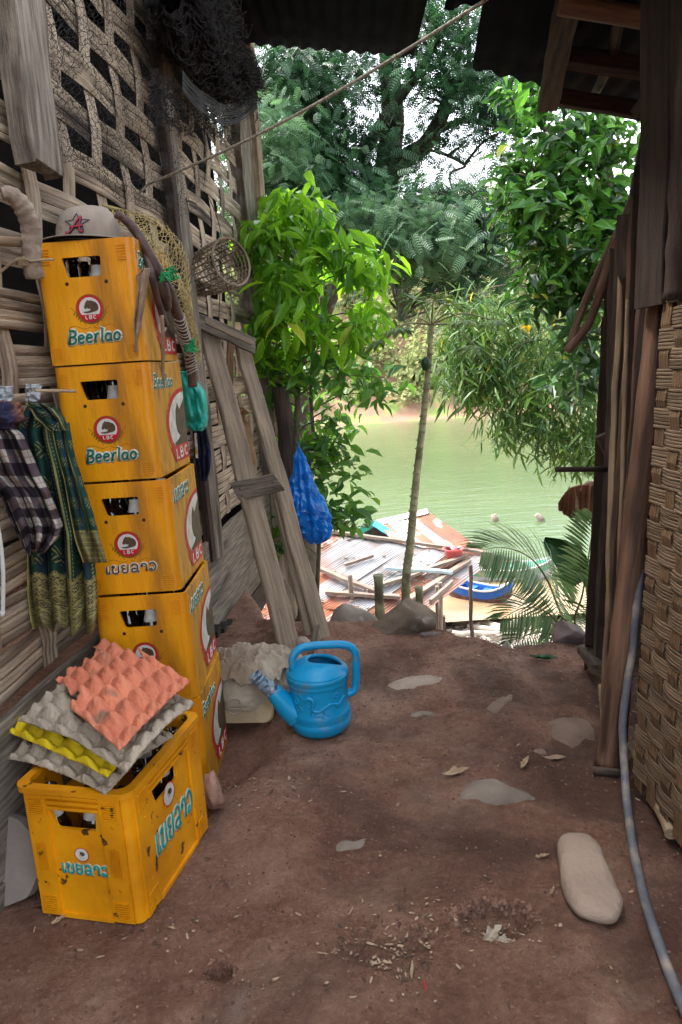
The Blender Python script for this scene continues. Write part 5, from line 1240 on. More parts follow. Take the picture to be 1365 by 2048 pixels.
# ---- papaya
m_pap=mat('papaya_stem',(.36,.35,.20),(.17,.17,.085),10,.8,.6,30,c3=(.10,.08,.05),s3=5,t3=(.55,.7))
pb=PY(812,1215,4.3); pb.z=min(pb.z,ground(pb.x,pb.y))-.05
t5=thing('papaya_tree','slender leaning papaya stem ringed with leaf scars, a small crown and one green fruit','tree',pb)
P=smoothpts([pb,PY(812,1205,4.3),PY(822,1080,4.3),PY(833,960,4.32),PY(848,830,4.34),PY(858,730,4.36),PY(864,650,4.38)],14)
b=MB(); b.smooth=True; R_=[(.030-.017*(i/len(P))) for i in range(len(P))]; P2_=[];R2=[]
for i in range(len(P)-1):
    for k in range(4):
        t=k/4; P2_.append(P[i].lerp(P[i+1],t)); r0=R_[i]+(R_[i+1]-R_[i])*t; R2.append(r0*(1.10 if (i*4+k)%7==0 else (1.04 if (i*4+k)%7 in (1,6) else 1)))
b.tube(P2_,R2,14)
for i in range(6,len(P2_)-4,7):
    for q in range(2):
        g=i*2.4+q*2.1; p=P2_[i]+Vector((math.cos(g),math.sin(g),0))*R2[i]*.9; b.lathe([(0,-.004),(.010,-.003),(.011,.001),(0,.006)],7,Matrix.Translation(p))
b.build('trunk',m_pap,t5)
top=P[-1]; b=MB(); b.smooth=True; Cn=[];Dn=[]
PA=[(930,640,4.2),(985,640,4.1),(800,655,4.3),(760,680,4.4),(900,610,4.6),(870,600,4.2),(830,600,4.5),(950,690,4.0)]
LV=[]
for q in PA:
    e=PY(*q); m_=top.lerp(e,.5)+Vector((0,0,.05)); Pq=smoothpts([top,m_,e],5); b.tube(Pq,[.006-.003*i/len(Pq) for i in range(len(Pq))],6)
    d=(e-top).normalized()
    for k in range(8):
        a_=(k-3.5)*.5; side=Vector((-d.y,d.x,0)); dd=(d*math.cos(a_)+side*math.sin(a_)+Vector((0,0,-.25)))
        for s_ in (0,.35,.6): LV.append((e+dd*.12*s_,dd+side*(.5 if s_ else 0)*(1 if a_>0 else -1),.13 if s_==0 else .07))
b.build('leaf_stalk',m_pap,t5)
LV_C=np.array([list(x[0]) for x in LV]); LV_D=np.array([list(x[1]) for x in LV]); LV_L=np.array([x[2] for x in LV])
V_,F_,T_=leaves(LV_C,LV_D,np.tile([0,-.2,1.],(len(LV),1)),LV_L,LV_L*.28,.1,.25); fastmesh('crown',V_,F_,leafmat('papaya_leaf',(.05,.11,.025),(.14,.24,.05),.5,.35),t5,T_)
bundle('fruit',PY(852,728,4.3),(.028,.028,.042),mat('green_fruit',(.02,.055,.02),None,rough=.4),None,None,3,.08,2,parent=t5,n=(24,16))
# ---- blue bag on the sapling
m_bag=mat('blue_film',(.0,.27,.80),(.0,.17,.60),14,.2,1.2,9,trans=.35,spec=.6,coat=.3)
bgc=PY(615,980,4.55)
def bagf(u,v):
    # teardrop bag: narrow knot on top, spread bottom pulled to the right
    rows=[(884,596,598),(900,591,602),(930,586,616),(965,582,632),(1000,584,648),(1035,588,664),(1060,596,670),(1078,612,660),(1088,622,640)]
    t=v*(len(rows)-1); i=min(int(t),len(rows)-2); k=t-i; y=rows[i][0]*(1-k)+rows[i+1][0]*k; a=rows[i][1]*(1-k)+rows[i+1][1]*k; c=rows[i][2]*(1-k)+rows[i+1][2]*k
    g=u*2*math.pi; w=(c-a)/2; cx=(a+c)/2; dep=.0021*w*.55
    base=PY(cx,y,4.55); rx=w*4.55/F*1.02; d=Vector((math.cos(g)*rx,math.sin(g)*rx*.6,0))
    p=base+d; cr_=.010*math.sin(g*9+v*14)*min(1,v*3)+.020*noise.noise(p*11)-.016*abs(noise.noise(p*19))-.010*abs(noise.noise(p*43+Vector((3,1,0))))
    return p+d.normalized()*cr_*1.0+Vector((0,0,.01*noise.noise(p*20)))
b=MB(); b.smooth=False; b.grid(bagf,70,60,closeu=True)
blb=thing('blue_bag','crumpled bright blue plastic bag tied to the slim tree behind the planks','bag',bgc); b.build('bag_body',m_bag,blb)
b=MB(); b.smooth=False
def bag2(u,v):
    g=u*6.283; c=PY(588,1005,4.45); d=Vector((math.cos(g)*.022,math.sin(g)*.02,0)); p=c+d*(.6+.6*math.sin(v*3.1))+Vector((.0,0,.10-.2*v)); return p+d.normalized()*(.014*noise.noise(p*40)+.01*math.sin(g*5+v*9))
b.grid(bag2,36,26,closeu=True); b.build('bag_flap',m_bag,blb)
# ---------------------------------------------------------------- river house
def sheetmat():
    m=mat('weathered_roof_sheet',(.27,.26,.255),(.19,.17,.16),2.5,.5,.2,20,c3=(.30,.105,.05),s3=.8,t3=(.46,.60),metal=.0); return m
m_sheet=sheetmat(); m_rust=mat('rusty_roof_sheet',(.20,.085,.045),(.13,.06,.04),3,.7,.3,20,c3=(.46,.40,.36),s3=2.0,t3=(.55,.66)); m_pale=mat('pale_roof_sheet',(.34,.345,.35),(.24,.235,.235),2,.45,.2,20,c3=(.3,.14,.08),s3=2.,t3=(.62,.7))
m_lum=mat('sunbleached_timber',(.22,.18,.14),(.12,.09,.07),3,.85,.5,12,(1,8,8)); m_bluep=mat('blue_paint',(.02,.25,.42),(.02,.19,.32),9,.6); m_grnp=mat('green_paint',(.02,.20,.13),(.02,.13,.09),9,.6)
rh=thing('river_house','low riverside shack roofed with patched white and rusty sheets, loose planks on top','house',(0.6,11.5,-3.8))
# roof plane: ridge from R0 to R1, slopes towards the camera
R0=PY(655,1066,12.6); R1=PY(988,1118,12.2); rd=(R1-R0); sl_=Vector((-.86,-2.9,-.95)); sl_=Vector((-2.7,-2.6,-.78))
def roofpt(u,v): return R0+rd*u+sl_*v
cols=[-.02,.14,.26,.38,.5,.62,.74,.87,1.0]; mm=[m_rust,m_sheet,m_sheet,m_pale,m_sheet,m_pale,m_rust,m_sheet]
k=0
for i in range(len(cols)-1):
    for (v0,v1,dz) in ((0,.62,.012),(.56,1.15,0)):
        mmx=mm[i] if v0==0 else [m_rust,m_rust,m_sheet,m_rust,m_sheet,m_rust,m_rust,m_rust][i]
        z=Vector((0,0,dz+.006*(i%2))); u0,u1=cols[i]-.01,cols[i+1]+.012
        corr('roof_sheet',roofpt(u0,v0)+z,roofpt(u1,v0)+z,roofpt(u1,v1)+z,roofpt(u0,v1)+z,mmx,rh,n=9,amp=.007,steps=8,th=.002)
Ldn=Vector((0,0,.05))
def rpl(nm,x0,y0,x1,y1,w,m,dz=.06):
    # plank lying on the roof between two seen points
    def hit(x,y):
        d=Vector(ray(x,y)); o=Vector((0,0,H)); n_=rd.cross(sl_).normalized(); return o+d*((R0-o).dot(n_)/d.dot(n_))+Vector((0,0,dz))
    return plank(nm,hit(x0,y0),hit(x1,y1),w,.05,m,rh,up=(0,0,1),wob=.01)
rpl('ridge_board',662,1070,985,1115,.10,m_lum,.07)
rpl('loose_plank',732,1192,935,1123,.11,m_lum,.10); rpl('loose_plank',640,1151,752,1196,.11,m_lum,.12); rpl('loose_plank',652,1196,800,1206,.12,m_lum,.10); rpl('loose_plank',820,1208,936,1130,.12,m_lum,.08)
rpl('blue_strip',770,1150,905,1160,.10,mat('pale_blue_board',(.36,.50,.55),(.3,.42,.46),9,.6),.13); rpl('pale_board',690,1139,748,1121,.04,m_lum,.08)
b=MB()
for k in range(170):
    u,v=random.uniform(.02,.98),random.uniform(.03,1.0); p=roofpt(u,v)+Vector((0,0,.03)); s_=random.uniform(.02,.07)
    if random.random()<.35 or v>.5: b.box(p,(s_,s_*random.uniform(.3,1),.02),Matrix.Rotation(random.random()*6,4,'Z'))
tag(b.build('roof_litter',mat('roof_litter_mix',(.34,.29,.22),(.13,.10,.07),7,.9),rh),kind='stuff')
# gable end peeping over, blue and green barge boards; farther rusty roof
G0=PY(748,1049,14.5); A_,B_,C_,D_=PY(757,1046,14.3),PY(852,1022,14.3),PY(990,1116,12.9),PY(800,1100,12.9)
for k,mk in enumerate((m_rust,m_pale,m_rust,m_sheet,m_rust,m_rust)):
    u0,u1=k/6-.005,(k+1)/6+.005; z=Vector((0,0,.008*(k%2))); corr('roof_sheet',A_.lerp(B_,u0)+z,A_.lerp(B_,u1)+z,D_.lerp(C_,u1)+z,D_.lerp(C_,u0)+z,mk,rh,n=4,amp=.009,steps=6,th=.002)
corr('roof_sheet',PY(740,1060,14.6),PY(757,1043,14.6),PY(860,1024,15.6),PY(840,1044,15.8),m_pale,rh,n=4,amp=.01,steps=4,th=.002)
plank('ridge_cap',PY(755,1046,14.25),PY(856,1022,14.25),.16,.02,m_pale,rh,up=(0,-.6,1))
plank('barge_board',PY(749,1046,14.1),PY(797,1076,13.7),.13,.03,m_bluep,rh,up=(.2,-1,.2)); plank('barge_board',PY(749,1046,14.2),PY(712,1068,14.2),.13,.03,m_grnp,rh,up=(-.2,-1,.2))
b=MB(); q=[PY(749,1052,14.4),PY(795,1080,14.3),PY(715,1074,14.4)]; b.add([tuple(p) for p in q]+[tuple(p+Vector((0,.1,-1.5))) for p in q],[(0,2,1),(2,5,4,1)]); b.build('gable_wall',m_inner,rh)
for (x,y,yb,Y,r_) in ((880,1165,1262,11.0,.035),(874,1172,1258,11.2,.03),(941,1130,1268,11.3,.032),(700,1150,1300,11,.04)):
    p=PY(x,y,Y); q=Vector((p.x-.02,Y,ground(p.x,Y)-.1)); pole('stilt_post',[q,p],r_,m_lum if Y<11.25 else m_wooddark,rh,wob=.01)
plank('floor_beam',PY(905,1165,11.2),PY(862,1205,10.6),.10,.05,m_lum,rh)
b=MB(); b.smooth=True; b.box((.4,12.4,-3.0),(2.0,.1,1.2)); b.build('side_wall',m_inner,rh)
# red bowl on the roof corner
def hitroof(x,y,dz=.05):
    d=Vector(ray(x,y)); o=Vector((0,0,H)); n_=rd.cross(sl_).normalized(); return o+d*((R0-o).dot(n_)/d.dot(n_))+Vector((0,0,dz))
b=MB(); b.smooth=True; b.lathe([(.0,.0),(.12,.0),(.16,.12),(.19,.16),(.17,.16),(.13,.02)],24,Matrix.Translation(hitroof(908,1116,.02)),cap=False); b.box(hitroof(908,1116,.02)+Vector((0,0,.16)),(.10,.30,.02))
tag(b.build('red_basin',mat('faded_red_plastic',(.50,.07,.07),(.4,.1,.1),9,.5)),'faded red plastic basin on the corner of the shack roof','basin')
# ---------------------------------------------------------------- boats, river posts
def boat(name,label,p0,p1,w,mats,h=.28,group=None):
    p0,p1=Vector(p0),Vector(p1); L=(p1-p0).length; M=axisM(p0,p1); M.translation=Vector(((p0.x+p1.x)/2,(p0.y+p1.y)/2,WZ-.08))
    r=thing(name,label,'boat',M.translation,0,rot=M.to_3x3().to_4x4(),group=group)
    def sec(t): e=abs(2*t-1); return (w/2*(1-e**2.6)+.03, .30*e**3)
    for nm,mi,z0,z1,off,th in (('hull',0,.0,.16,0,.02),('side_strip',1,.16,h,0,.018),('gunwale',2,h,h+.03,.012,.03)):
        b=MB()
        for sd in (-1,1):
            b.grid(lambda u,v:((u-.5)*L,sd*(sec(u)[0]*(.72+.28*(z0+(z1-z0)*v)/h)+off),z0+(z1-z0)*v+sec(u)[1]),36,2,uv=False)
        if nm=='hull': b.grid(lambda u,v:((u-.5)*L,(v*2-1)*sec(u)[0]*.72,.0+sec(u)[1]),36,4,uv=False)
        b.build(nm,mats[mi],r,local=True,solid=th)
    b=MB()
    for k in (.25,.45,.65): b.box(((k-.5)*L,0,h-.04),(.16,w*.9,.02))
    b.build('thwart',mats[1],r,local=True); return r
m_bwhite=mat('boat_white',(.5,.5,.5),(.36,.36,.36),9,.6); m_bblue=mat('boat_blue',(.01,.09,.36),(.01,.07,.26),9,.5); m_bgrn=mat('boat_green',(.03,.30,.20),(.3,.32,.24),5,.5); m_bdark=mat('boat_bottom',(.05,.02,.02),(.1,.05,.05),9,.7)
boat('wooden_boat','narrow blue boat with a white bow, moored at the muddy shore',PY(882,1182,15.9),PY(1022,1212,14.9),.42,[m_bdark,m_bblue,m_bwhite],.34,group='boats moored below')
boat('wooden_boat','green striped boat lying behind the blue one',PY(880,1168,17.2),PY(1110,1178,16.6),.8,[m_bwhite,m_bgrn,m_bwhite],.34,group='boats moored below')
bundle('red_tarp',PY(925,1163,16.9),(.45,.3,.14),mat('red_tarpaulin',(.42,.06,.08),(.3,.05,.06),5,.7),'red tarpaulin bundle on the green striped boat','tarpaulin',5,.3,4)
for x,y,lb in ((991,1042,'stubby pale post standing in the river, nearer the middle'),(1083,1042,'stubby leaning pale post in the river, farther right')):
    q=PZ(x,y,WZ); b=MB(); b.smooth=True; b.tube([q-Vector((0,0,.5)),q+Vector((0,0,.05)),q+Vector((-.05 if x<1000 else -.15,0,.22))],[.12,.12,.09],9); tag(b.build('river_post',m_lum),lb,'post',group='posts in the river')
# ---------------------------------------------------------------- shore debris
m_drift=mat('bleached_driftwood',(.46,.41,.34),(.30,.26,.2),4,.85,.5,20,(1,6,6))
DB=[((905,1272,7.2),(1046,1276,7.4),.05,'long pale bamboo pole lying flat below the crest'),((988,1282,6.9),(1046,1246,8.0),.065,'thick pale bamboo slanting up to the right below the crest'),((930,1240,8.6),(1020,1268,7.8),.06,'weathered log running down to the right among the shore debris'),((935,1258,8.0),(1000,1266,7.6),.045,'bleached log behind the flat bamboo pole'),((900,1245,8.8),(960,1256,8.4),.05,'short bleached log near the stilt posts'),((884,1236,7.0),(888,1268,6.9),.045,'dark stump standing beside the stilt posts'),((1000,1258,8.6),(1090,1266,8.2),.035,'thin pale stick lying under the palm fronds')]
def PG(x,y,y0=3.6):
    d=ray(x,y); Y=y0
    while Y<16 and H+d[2]*Y/d[1]>ground(d[0]*Y/d[1],Y): Y+=.05
    return PY(x,y,Y)
for a_,c,r_,lb in DB:
    A_,B_=PG(a_[0],a_[1]),PG(c[0],c[1])
    if 'stump' in lb: B_=PG(c[0],c[1]); A_=PY(a_[0],a_[1],B_.y)
    r_*=B_.y/7.6
    tag(pole('driftwood',[A_+Vector((0,0,r_*.6)),B_+Vector((0,0,r_*.6))],r_*.8,m_drift if 'dark' not in lb else m_wooddark,wob=.02),lb,'driftwood',group='driftwood below the crest')
def dn(p): p=Vector(p); p.z=min(p.z,ground(p.x,p.y)-.1); return p
tag(pole('bamboo_stump',[dn(PY(760,1225,3.75)),PY(757,1150,3.75)],.026,m_pap,knots=3,wob=.001),'cut bamboo stake behind the flat rock, left of the papaya','stake')
tag(pole('bamboo_stump',[dn(PY(842,1212,3.7)),PY(838,1174,3.7)],.020,m_pap,knots=2,wob=.001),'shorter cut stake just right of the papaya, behind the big rock','stake')
b=MB()
for k in range(2200):
    x=random.uniform(-1,5.5); y=random.uniform(5.5,15.0); z=ground(x,y); s_=random.uniform(.02,.09); b.box((x,y,z+.01),(s_*random.uniform(.6,2.5),s_,s_*.5),Matrix.Rotation(random.random()*6,4,'Z')@Matrix.Rotation(random.uniform(-.4,.4),4,'X'))
tag(b.build('shore_debris',mat('shore_debris_mix',(.5,.45,.38),(.2,.15,.11),1.3,.9,detail=2)),'loose stones, bark and sticks strewn over the bank and beach','debris',kind='stuff')
# ---------------------------------------------------------------- rocks on the crest
m_rock=mat('brown_rock',(.20,.15,.105),(.09,.065,.05),5,.9,1.2,26,c3=(.36,.31,.25),s3=7,t3=(.6,.72)); m_rock2=mat('pale_rock',(.33,.28,.23),(.22,.18,.14),6,.9,.8,30)
m_rockd=mat('slate_rock',(.15,.11,.10),(.075,.06,.058),6,.85,1.,26,c3=(.26,.2,.18),s3=5,t3=(.6,.7))
def rk(px,py,Y,size,m,seed,lb,rot=0,**k): 
    c=PY(px,py,Y); tp_=c.z+size[2]; gg=ground(c.x,c.y)
    if c.z-size[2]*.6>gg: sz=(tp_-gg)/2+.03; c.z=tp_-sz; size=(size[0],size[1],sz)
    return tag(rock('rock',c,size,m,seed,rot,**k),lb,'rock')
rk(806,1250,3.22,(.165,.13,.125),m_rock,5,'large angular brown rock at the crest, right of the papaya foot',.2)
rk(705,1225,3.55,(.17,.12,.06),m_rock2,8,'broad flat pale rock at the crest, left of the big angular rock',.1)
rk(862,1275,3.1,(.055,.05,.035),m_rockd,9,'small dark rock tucked against the right side of the big angular rock')
rk(1137,1278,2.95,(.095,.09,.10),m_rockd,12,'dark slate-coloured rock on the right by the hut wall',.4)
rk(604,1235,3.7,(.07,.07,.045),m_rock,14,'reddish rock seen between the leaning planks')
rk(622,1222,3.8,(.045,.05,.03),m_rock2,15,'pale rock just behind the leaning planks')
rk(570,1190,4.2,(.07,.07,.09),m_rock,16,'brown boulder left of the planks\' gap')
rk(722,1240,3.28,(.018,.018,.012),m_rock2,17,'small round pebble in front of the flat rock',facet=False)
rk(607,1290,2.98,(.035,.03,.035),m_rock2,18,'round white stone between the plank feet',facet=False)
tag(plank('wood_chip',PY(636,1250,2.95),PY(624,1300,2.93),.024,.012,m_wood,up=(0,-1,.3),wob=.004,rag=.03),'small grey wood splinter standing before the right plank','wood chip')
rk(1010,1290,3.1,(.04,.04,.03),m_rock2,20,'pale stone at the crest edge under the palm'); rk(1035,1300,3.0,(.03,.03,.022),m_rock,21,'brown stone at the crest edge beside the pale one')
# stones trodden into the path
def slab(px0,py0,sx,sy,h_,m,seed,lb,rot=0,cat='stone',lift=.0,amp=.22,flatk=1):
    c=PZ(px0,py0); c.z=ground(c.x,c.y)+lift; o=rock('path_stone',c,(sx,sy,h_),m,seed,rot,facet=True,amp=amp); return tag(o,lb,cat)
st=MB(); st.smooth=True
c0=PZ(1178,1760); eA,eB=PZ(1150,1668,.02),PZ(1200,1838,.02); hl=(eA-eB).length/2; c0=(eA+eB)/2; aS=math.atan2(-(eA-eB).x,(eA-eB).y)
def pill(u,v):
    # long rounded stone, broader at the near end
    g=u*2*math.pi; t=(v-.5)*math.pi; cx,cy=math.cos(g),math.sin(g)
    ex=.52; rx=abs(cx)**ex*(1 if cx>0 else -1); ry=abs(cy)**.75*(1 if cy>0 else -1)
    ct=math.cos(t)**.45; y=ry*hl*ct; x=rx*(.059-.006*(y/hl))*ct; z=math.sin(t)*.026
    p=Vector((x,y,z)); return p+Vector((.007*noise.noise(p*16)-.006*math.exp(-((y-.05)/.012)**2)*(1 if x>0 else 0),.006*noise.noise(p*14),.006*noise.noise(p*20)+.0022*noise.noise(p*70)))
st.grid(pill,60,24,closeu=True); o=st.build('path_stone',mat('smooth_tan_stone',(.33,.25,.19),(.27,.20,.155),6,.9,.5,90),M=Matrix.Translation((c0.x,c0.y,ground(c0.x,c0.y)+.022))@Matrix.Rotation(aS,4,'Z')); tag(o,'long smooth oval stone lying loose on the dirt at the right','stone')
m_stoned=mat('dusty_brown_stone',(.21,.145,.105),(.12,.08,.06),7,.95,.6,50)
def pathstone(pts,h_,m,lb,seed=0):
    O=[PZ(*p) for p in pts]; c=sum(O,Vector((0,0,0)))/len(O); O=smoothpts(O,5,True); z0=ground(c.x,c.y); b=MB(); b.smooth=True; n=len(O)
    def f(u,v):
        p=O[int(round(u*n))%n]; r=1-v; q=c.lerp(p,r*(1+.05*noise.noise(Vector((p.x*40,p.y*40,seed))))); k=r**3.2
        return (q.x,q.y,z0-.012*k+h_*(1-k)+ .0035*noise.noise(Vector((q.x*22,q.y*22,seed)))*(1-k)+.0016*noise.noise(Vector((q.x*70,q.y*70,seed))))
    b.grid(f,n,16,closeu=True); return tag(b.build('path_stone',m),lb,'stone')
pathstone([(908,1592),(920,1570),(945,1558),(985,1555),(1012,1562),(1040,1580),(1072,1588),(1086,1602),(1050,1612),(1000,1606),(950,1602),(915,1602)],.024,m_stone,'grey wedge-shaped stone half buried in the middle of the path',22)
pathstone([(766,1374),(798,1358),(832,1352),(866,1350),(896,1358),(862,1372),(822,1380),(790,1386)],.010,mat('pale_path_stone',(.36,.29,.225),(.25,.19,.145),7,.9,.6,50),'pale flat stone in the path beyond the watering can',24)
pathstone([(812,1433),(842,1424),(870,1425),(852,1435),(826,1440)],.007,m_stone,'small pale stone below the flat one on the path',25)
pathstone([(668,1684),(690,1679),(716,1685),(750,1672),(738,1690),(702,1700),(672,1706)],.006,m_stone,'thin pale stone sliver flush with the dirt, below the watering can',26)
pathstone([(1078,1446),(1120,1424),(1180,1428),(1206,1458),(1160,1488),(1105,1484)],.012,m_stoned,'broad dark stone flush with the path near the right wall',27)
pathstone([(958,1424),(1000,1388),(1048,1376),(1024,1402),(985,1428)],.008,m_stoned,'dim flat stone in the darker part of the path',28)
pathstone([(1060,1500),(1085,1494),(1098,1503),(1076,1510)],.008,m_stoned,'small dim stone between the leaf scrap and the broad dark stone',29)
# litter
m_chip=mat('leaf_litter_mix',(.36,.26,.17),(.07,.045,.03),45,.9,detail=1,lo=.42,hi=.56); b=MB()
def chip(x,y,s_,a):
    z=ground(x,y)+.003; ca,sa=math.cos(a),math.sin(a); L_=s_*random.uniform(.7,random.choice([1.2,1.6,3.0])); w=s_*random.uniform(.3,.8); tl=random.uniform(-.25,.25)
    P=[(-L_,0,0),(-L_*.4,w,.3*s_),(L_*.5,w*.8,.2*s_),(L_,0,s_*.35),(L_*.4,-w,.1*s_),(-L_*.4,-w*.9,.1*s_)]
    b.add([(x+p[0]*ca-p[1]*sa,y+p[0]*sa+p[1]*ca,z+p[2]*.6+p[0]*tl*.3+.001) for p in P]+[(x,y,z+.35*s_)],[(0,5,6),(5,4,6),(4,3,6),(3,2,6),(2,1,6),(1,0,6)])
for k in range(1700):
    x=random.uniform(-.75,.95); y=random.uniform(1.0,3.2); chip(x,y,random.choice([.001,.0012,.0015,.0015,.002,.002,.003,.0045]) ,random.random()*6.3)
for (cx,cy,n_,rx,ry) in ((990,1850,110,.05,.028),(770,1880,150,.07,.06),(820,1920,60,.05,.04),(960,1285,260,.16,.08),(690,1640,30,.2,.1),(300,1860,50,.12,.03),(560,1570,60,.12,.06)):
    c=PZ(cx,cy)
    for k in range(n_): chip(c.x+random.gauss(0,rx),c.y+random.gauss(0,ry),random.uniform(.002,.0055),random.random()*6.3)
gb=MB()
for k in range(5200):
    x=random.uniform(-.75,.95); y=random.uniform(.95,3.15); r_=random.choice([.0012,.0015,.002,.002,.0028,.004]) ; z=ground(x,y)+r_*.3; a_=random.random()*6
    P=[(math.cos(a_+t)*r_*random.uniform(.7,1.3),math.sin(a_+t)*r_*random.uniform(.7,1.3)) for t in (0,1.05,2.1,3.15,4.2,5.25)]
    gb.add([(x+p[0],y+p[1],z) for p in P]+[(x+p[0]*.5,y+p[1]*.5,z+r_*.7) for p in P],[(i,(i+1)%6,6+(i+1)%6,6+i) for i in range(6)]+[(6,7,8,9,10,11)])
for (cx,cy,rr_x,rr_y,n_) in ((990,1835,.082,.055,210),(438,1932,.030,.024,50),(440,1774,.026,.018,35),(770,1890,.095,.055,60)):
    c=PZ(cx,cy)
    for k in range(n_):
        t=random.uniform(-.3,3.4); q=random.gauss(1.06,.09); x=c.x+rr_x*q*math.cos(t); y=c.y+rr_y*q*math.sin(t); r_=random.uniform(.002,.0075)*(1 if rr_x>.05 else .6); z=ground(x,y)-r_*.2; a_=random.random()*6
        P=[(math.cos(a_+s_)*r_*random.uniform(.7,1.3),math.sin(a_+s_)*r_*random.uniform(.7,1.3)) for s_ in (0,1.05,2.1,3.15,4.2,5.25)]
        gb.add([(x+p[0],y+p[1],z) for p in P]+[(x+p[0]*.55,y+p[1]*.55,z+r_*.9) for p in P],[(i,(i+1)%6,6+(i+1)%6,6+i) for i in range(6)]+[(6,7,8,9,10,11)])
tag(gb.build('grit',mat('grit_mix',(.22,.125,.085),(.10,.052,.036),60,.95,detail=1,lo=.4,hi=.6)),'fine grit and crumbs of earth lying on the trodden dirt','grit',kind='stuff')
tag(b.build('leaf_litter',m_chip),'crumbs of bark, dry leaf and gravel scattered over the trodden dirt','litter',kind='stuff')
m_bigleaf=mat('fallen_leaf',(.42,.31,.19),(.28,.19,.12),14,.85,.3,60)
def fallen(px,py,sx,sy,a,lb,seed,curl=.01,m=m_bigleaf):
    c=PZ(px,py); z=ground(c.x,c.y)+.006; b=MB(); b.smooth=True
    def f(u,v):
        x=(u-.5)*2; w=(1-abs(x)**1.6)*(.75+.45*noise.noise(Vector((u*5,seed,0)))); y=(v-.5)*2*w
        z_=curl*(abs(y)**1.5)+.006*noise.noise(Vector((u*4,v*4,seed)))+curl*.6*x*x
        xx=x*sx; yy=y*sy+ .25*sy*math.sin(x*2); return (c.x+xx*math.cos(a)-yy*math.sin(a),c.y+xx*math.sin(a)+yy*math.cos(a),z+z_)
    b.grid(f,22,10); tag(b.build('fallen_leaf',m,solid=.0012),lb,'leaf')
fallen(912,1548,.042,.022,.1,'pale torn dry leaf beside the wedge-shaped stone',1,.012); fallen(1050,1532,.035,.012,.9,'curled tan leaf right of the wedge-shaped stone',2,.02); fallen(1108,1512,.035,.018,-.3,'dull brown leaf scrap near the right wall',3,.008,m_dry)
fallen(1085,1717,.018,.007,.1,'tiny pale leaf scrap left of the oval stone',4,.006); fallen(1105,1785,.004,.018,-.4,'small straight straw beside the oval stone',5,.002); fallen(825,1945,.004,.025,-.1,'pale straw standing out in the litter near the bottom',6,.002); fallen(118,1842,.016,.012,.6,'small orange-tan leaf at the foot of the open crate',7,.004)
fallen(985,1838,.03,.02,.5,'grey crumpled leaf lying in the hollow',8,.014,mat('grey_leaf',(.42,.36,.28),(.22,.18,.14),30,.9)); fallen(1005,1852,.024,.016,-.5,'second grey crumpled leaf lower in the hollow',9,.014,COL.objects['fallen_leaf.007'].data.materials[0] if 'fallen_leaf.007' in COL.objects else m_dry)
tag(plank('red_scrap',PZ(848,1964,.008),PZ(851,1980,.008),.003,.002,mat('red_scrap',(.7,.02,.03),None)),'tiny red plastic scrap on the dirt near the bottom','scrap')
# ---------------------------------------------------------------- right hut
m_tw=mat('tan_split_bamboo',(.19,.13,.08),(.10,.068,.043),5,.6,.4,40,(1,.5,6),c3=(.10,.065,.04),s3=3,t3=(.58,.75)); m_tw2=mat('brown_split_bamboo',(.16,.095,.05),(.10,.06,.033),5,.6,.4,40,(4,4,.7))
m_red=m_red; m_rp=mat('red_brown_pole',(.19,.105,.065),(.055,.030,.020),5,.6,.5,20,(.6,6,6),c3=(.24,.14,.08),s3=3,t3=(.56,.72)); m_gp=mat('grey_brown_plank',(.10,.07,.05),(.032,.022,.017),5,.8,.6,30,(1,12,12)); m_dk=mat('dark_brown_timber',(.05,.028,.018),(.018,.010,.008),5,.8,.6,30,(1,12,12))  # m_dk is the darkest brown of the hut's timbers
hr=thing('bamboo_hut','tan woven bamboo hut on the right with dark poles and a sheet roof','hut',(1.1,1.8,0))
def rwx(y): return .80-.01*(y-1.2)
def rw(s,z,o): return (rwx(s)-.04*(1-z)-o,s,z)
rows=[];z=.09;i=0
while z<1.30: rows.append((z,.0495,6)); z+=.047
verts=[(.35+.075*k,.050,4) for k in range(20)]
b=MB(); weave(b,rw,.3,1.80,rows,verts,.0045,.012,.0014,.0014); b.build('woven_wall',[m_tw,m_tw2],hr)
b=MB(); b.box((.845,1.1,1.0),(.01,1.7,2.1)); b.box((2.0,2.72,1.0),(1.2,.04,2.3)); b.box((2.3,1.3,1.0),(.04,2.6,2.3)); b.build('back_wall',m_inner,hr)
def Q(x,y,Y): return PY(x,y,Y)
def gz(x,y,Y):
    p=PY(x,y,Y); return p
PO=[ # name,kind,top(px,py),bottom,Y,width,mat
('pole',(1366,215),(1217,1535),1.93,.034,m_rp),('pole',(1330,140),(1246,1300),2.05,.030,m_rp),
('plank',(1352,240),(1262,1180),2.1,.05,m_gp),('plank',(1322,300),(1268,1010),2.0,.05,m_gp),('plank',(1345,520),(1290,1400),1.92,.035,m_dk),
('plank',(1290,330),(1232,1440),2.2,.05,m_dk),('plank',(1262,560),(1212,1320),2.35,.06,m_dk),('plank',(1278,400),(1228,1260),2.3,.045,m_rp),
('plank',(1252,430),(1200,1340),2.45,.05,m_gp),('plank',(1232,560),(1190,1290),2.55,.07,m_dk),('plank',(1218,620),(1180,1330),2.6,.04,m_dk),('plank',(1236,500),(1212,1300),2.5,.05,m_gp),
('lath',(1240,560),(1204,1510),2.12,.014,m_tan),('lath',(1256,600),(1226,1500),2.08,.012,m_tan),('plank',(1306,420),(1240,1560),2.02,.03,m_dk),('pole',(1362,500),(1300,1460),1.88,.022,m_rp),('plank',(1380,300),(1330,900),1.87,.07,m_dk)]
for k in range(9):
    yy=1.86-.165*k; plank('upper_board',(rwx(yy)+.012,yy,1.30),(rwx(yy)+.012,yy,2.35),.155,.02,[m_dk,m_dk,m_gp][k%3],hr,up=(-1,0,0),wob=.006)
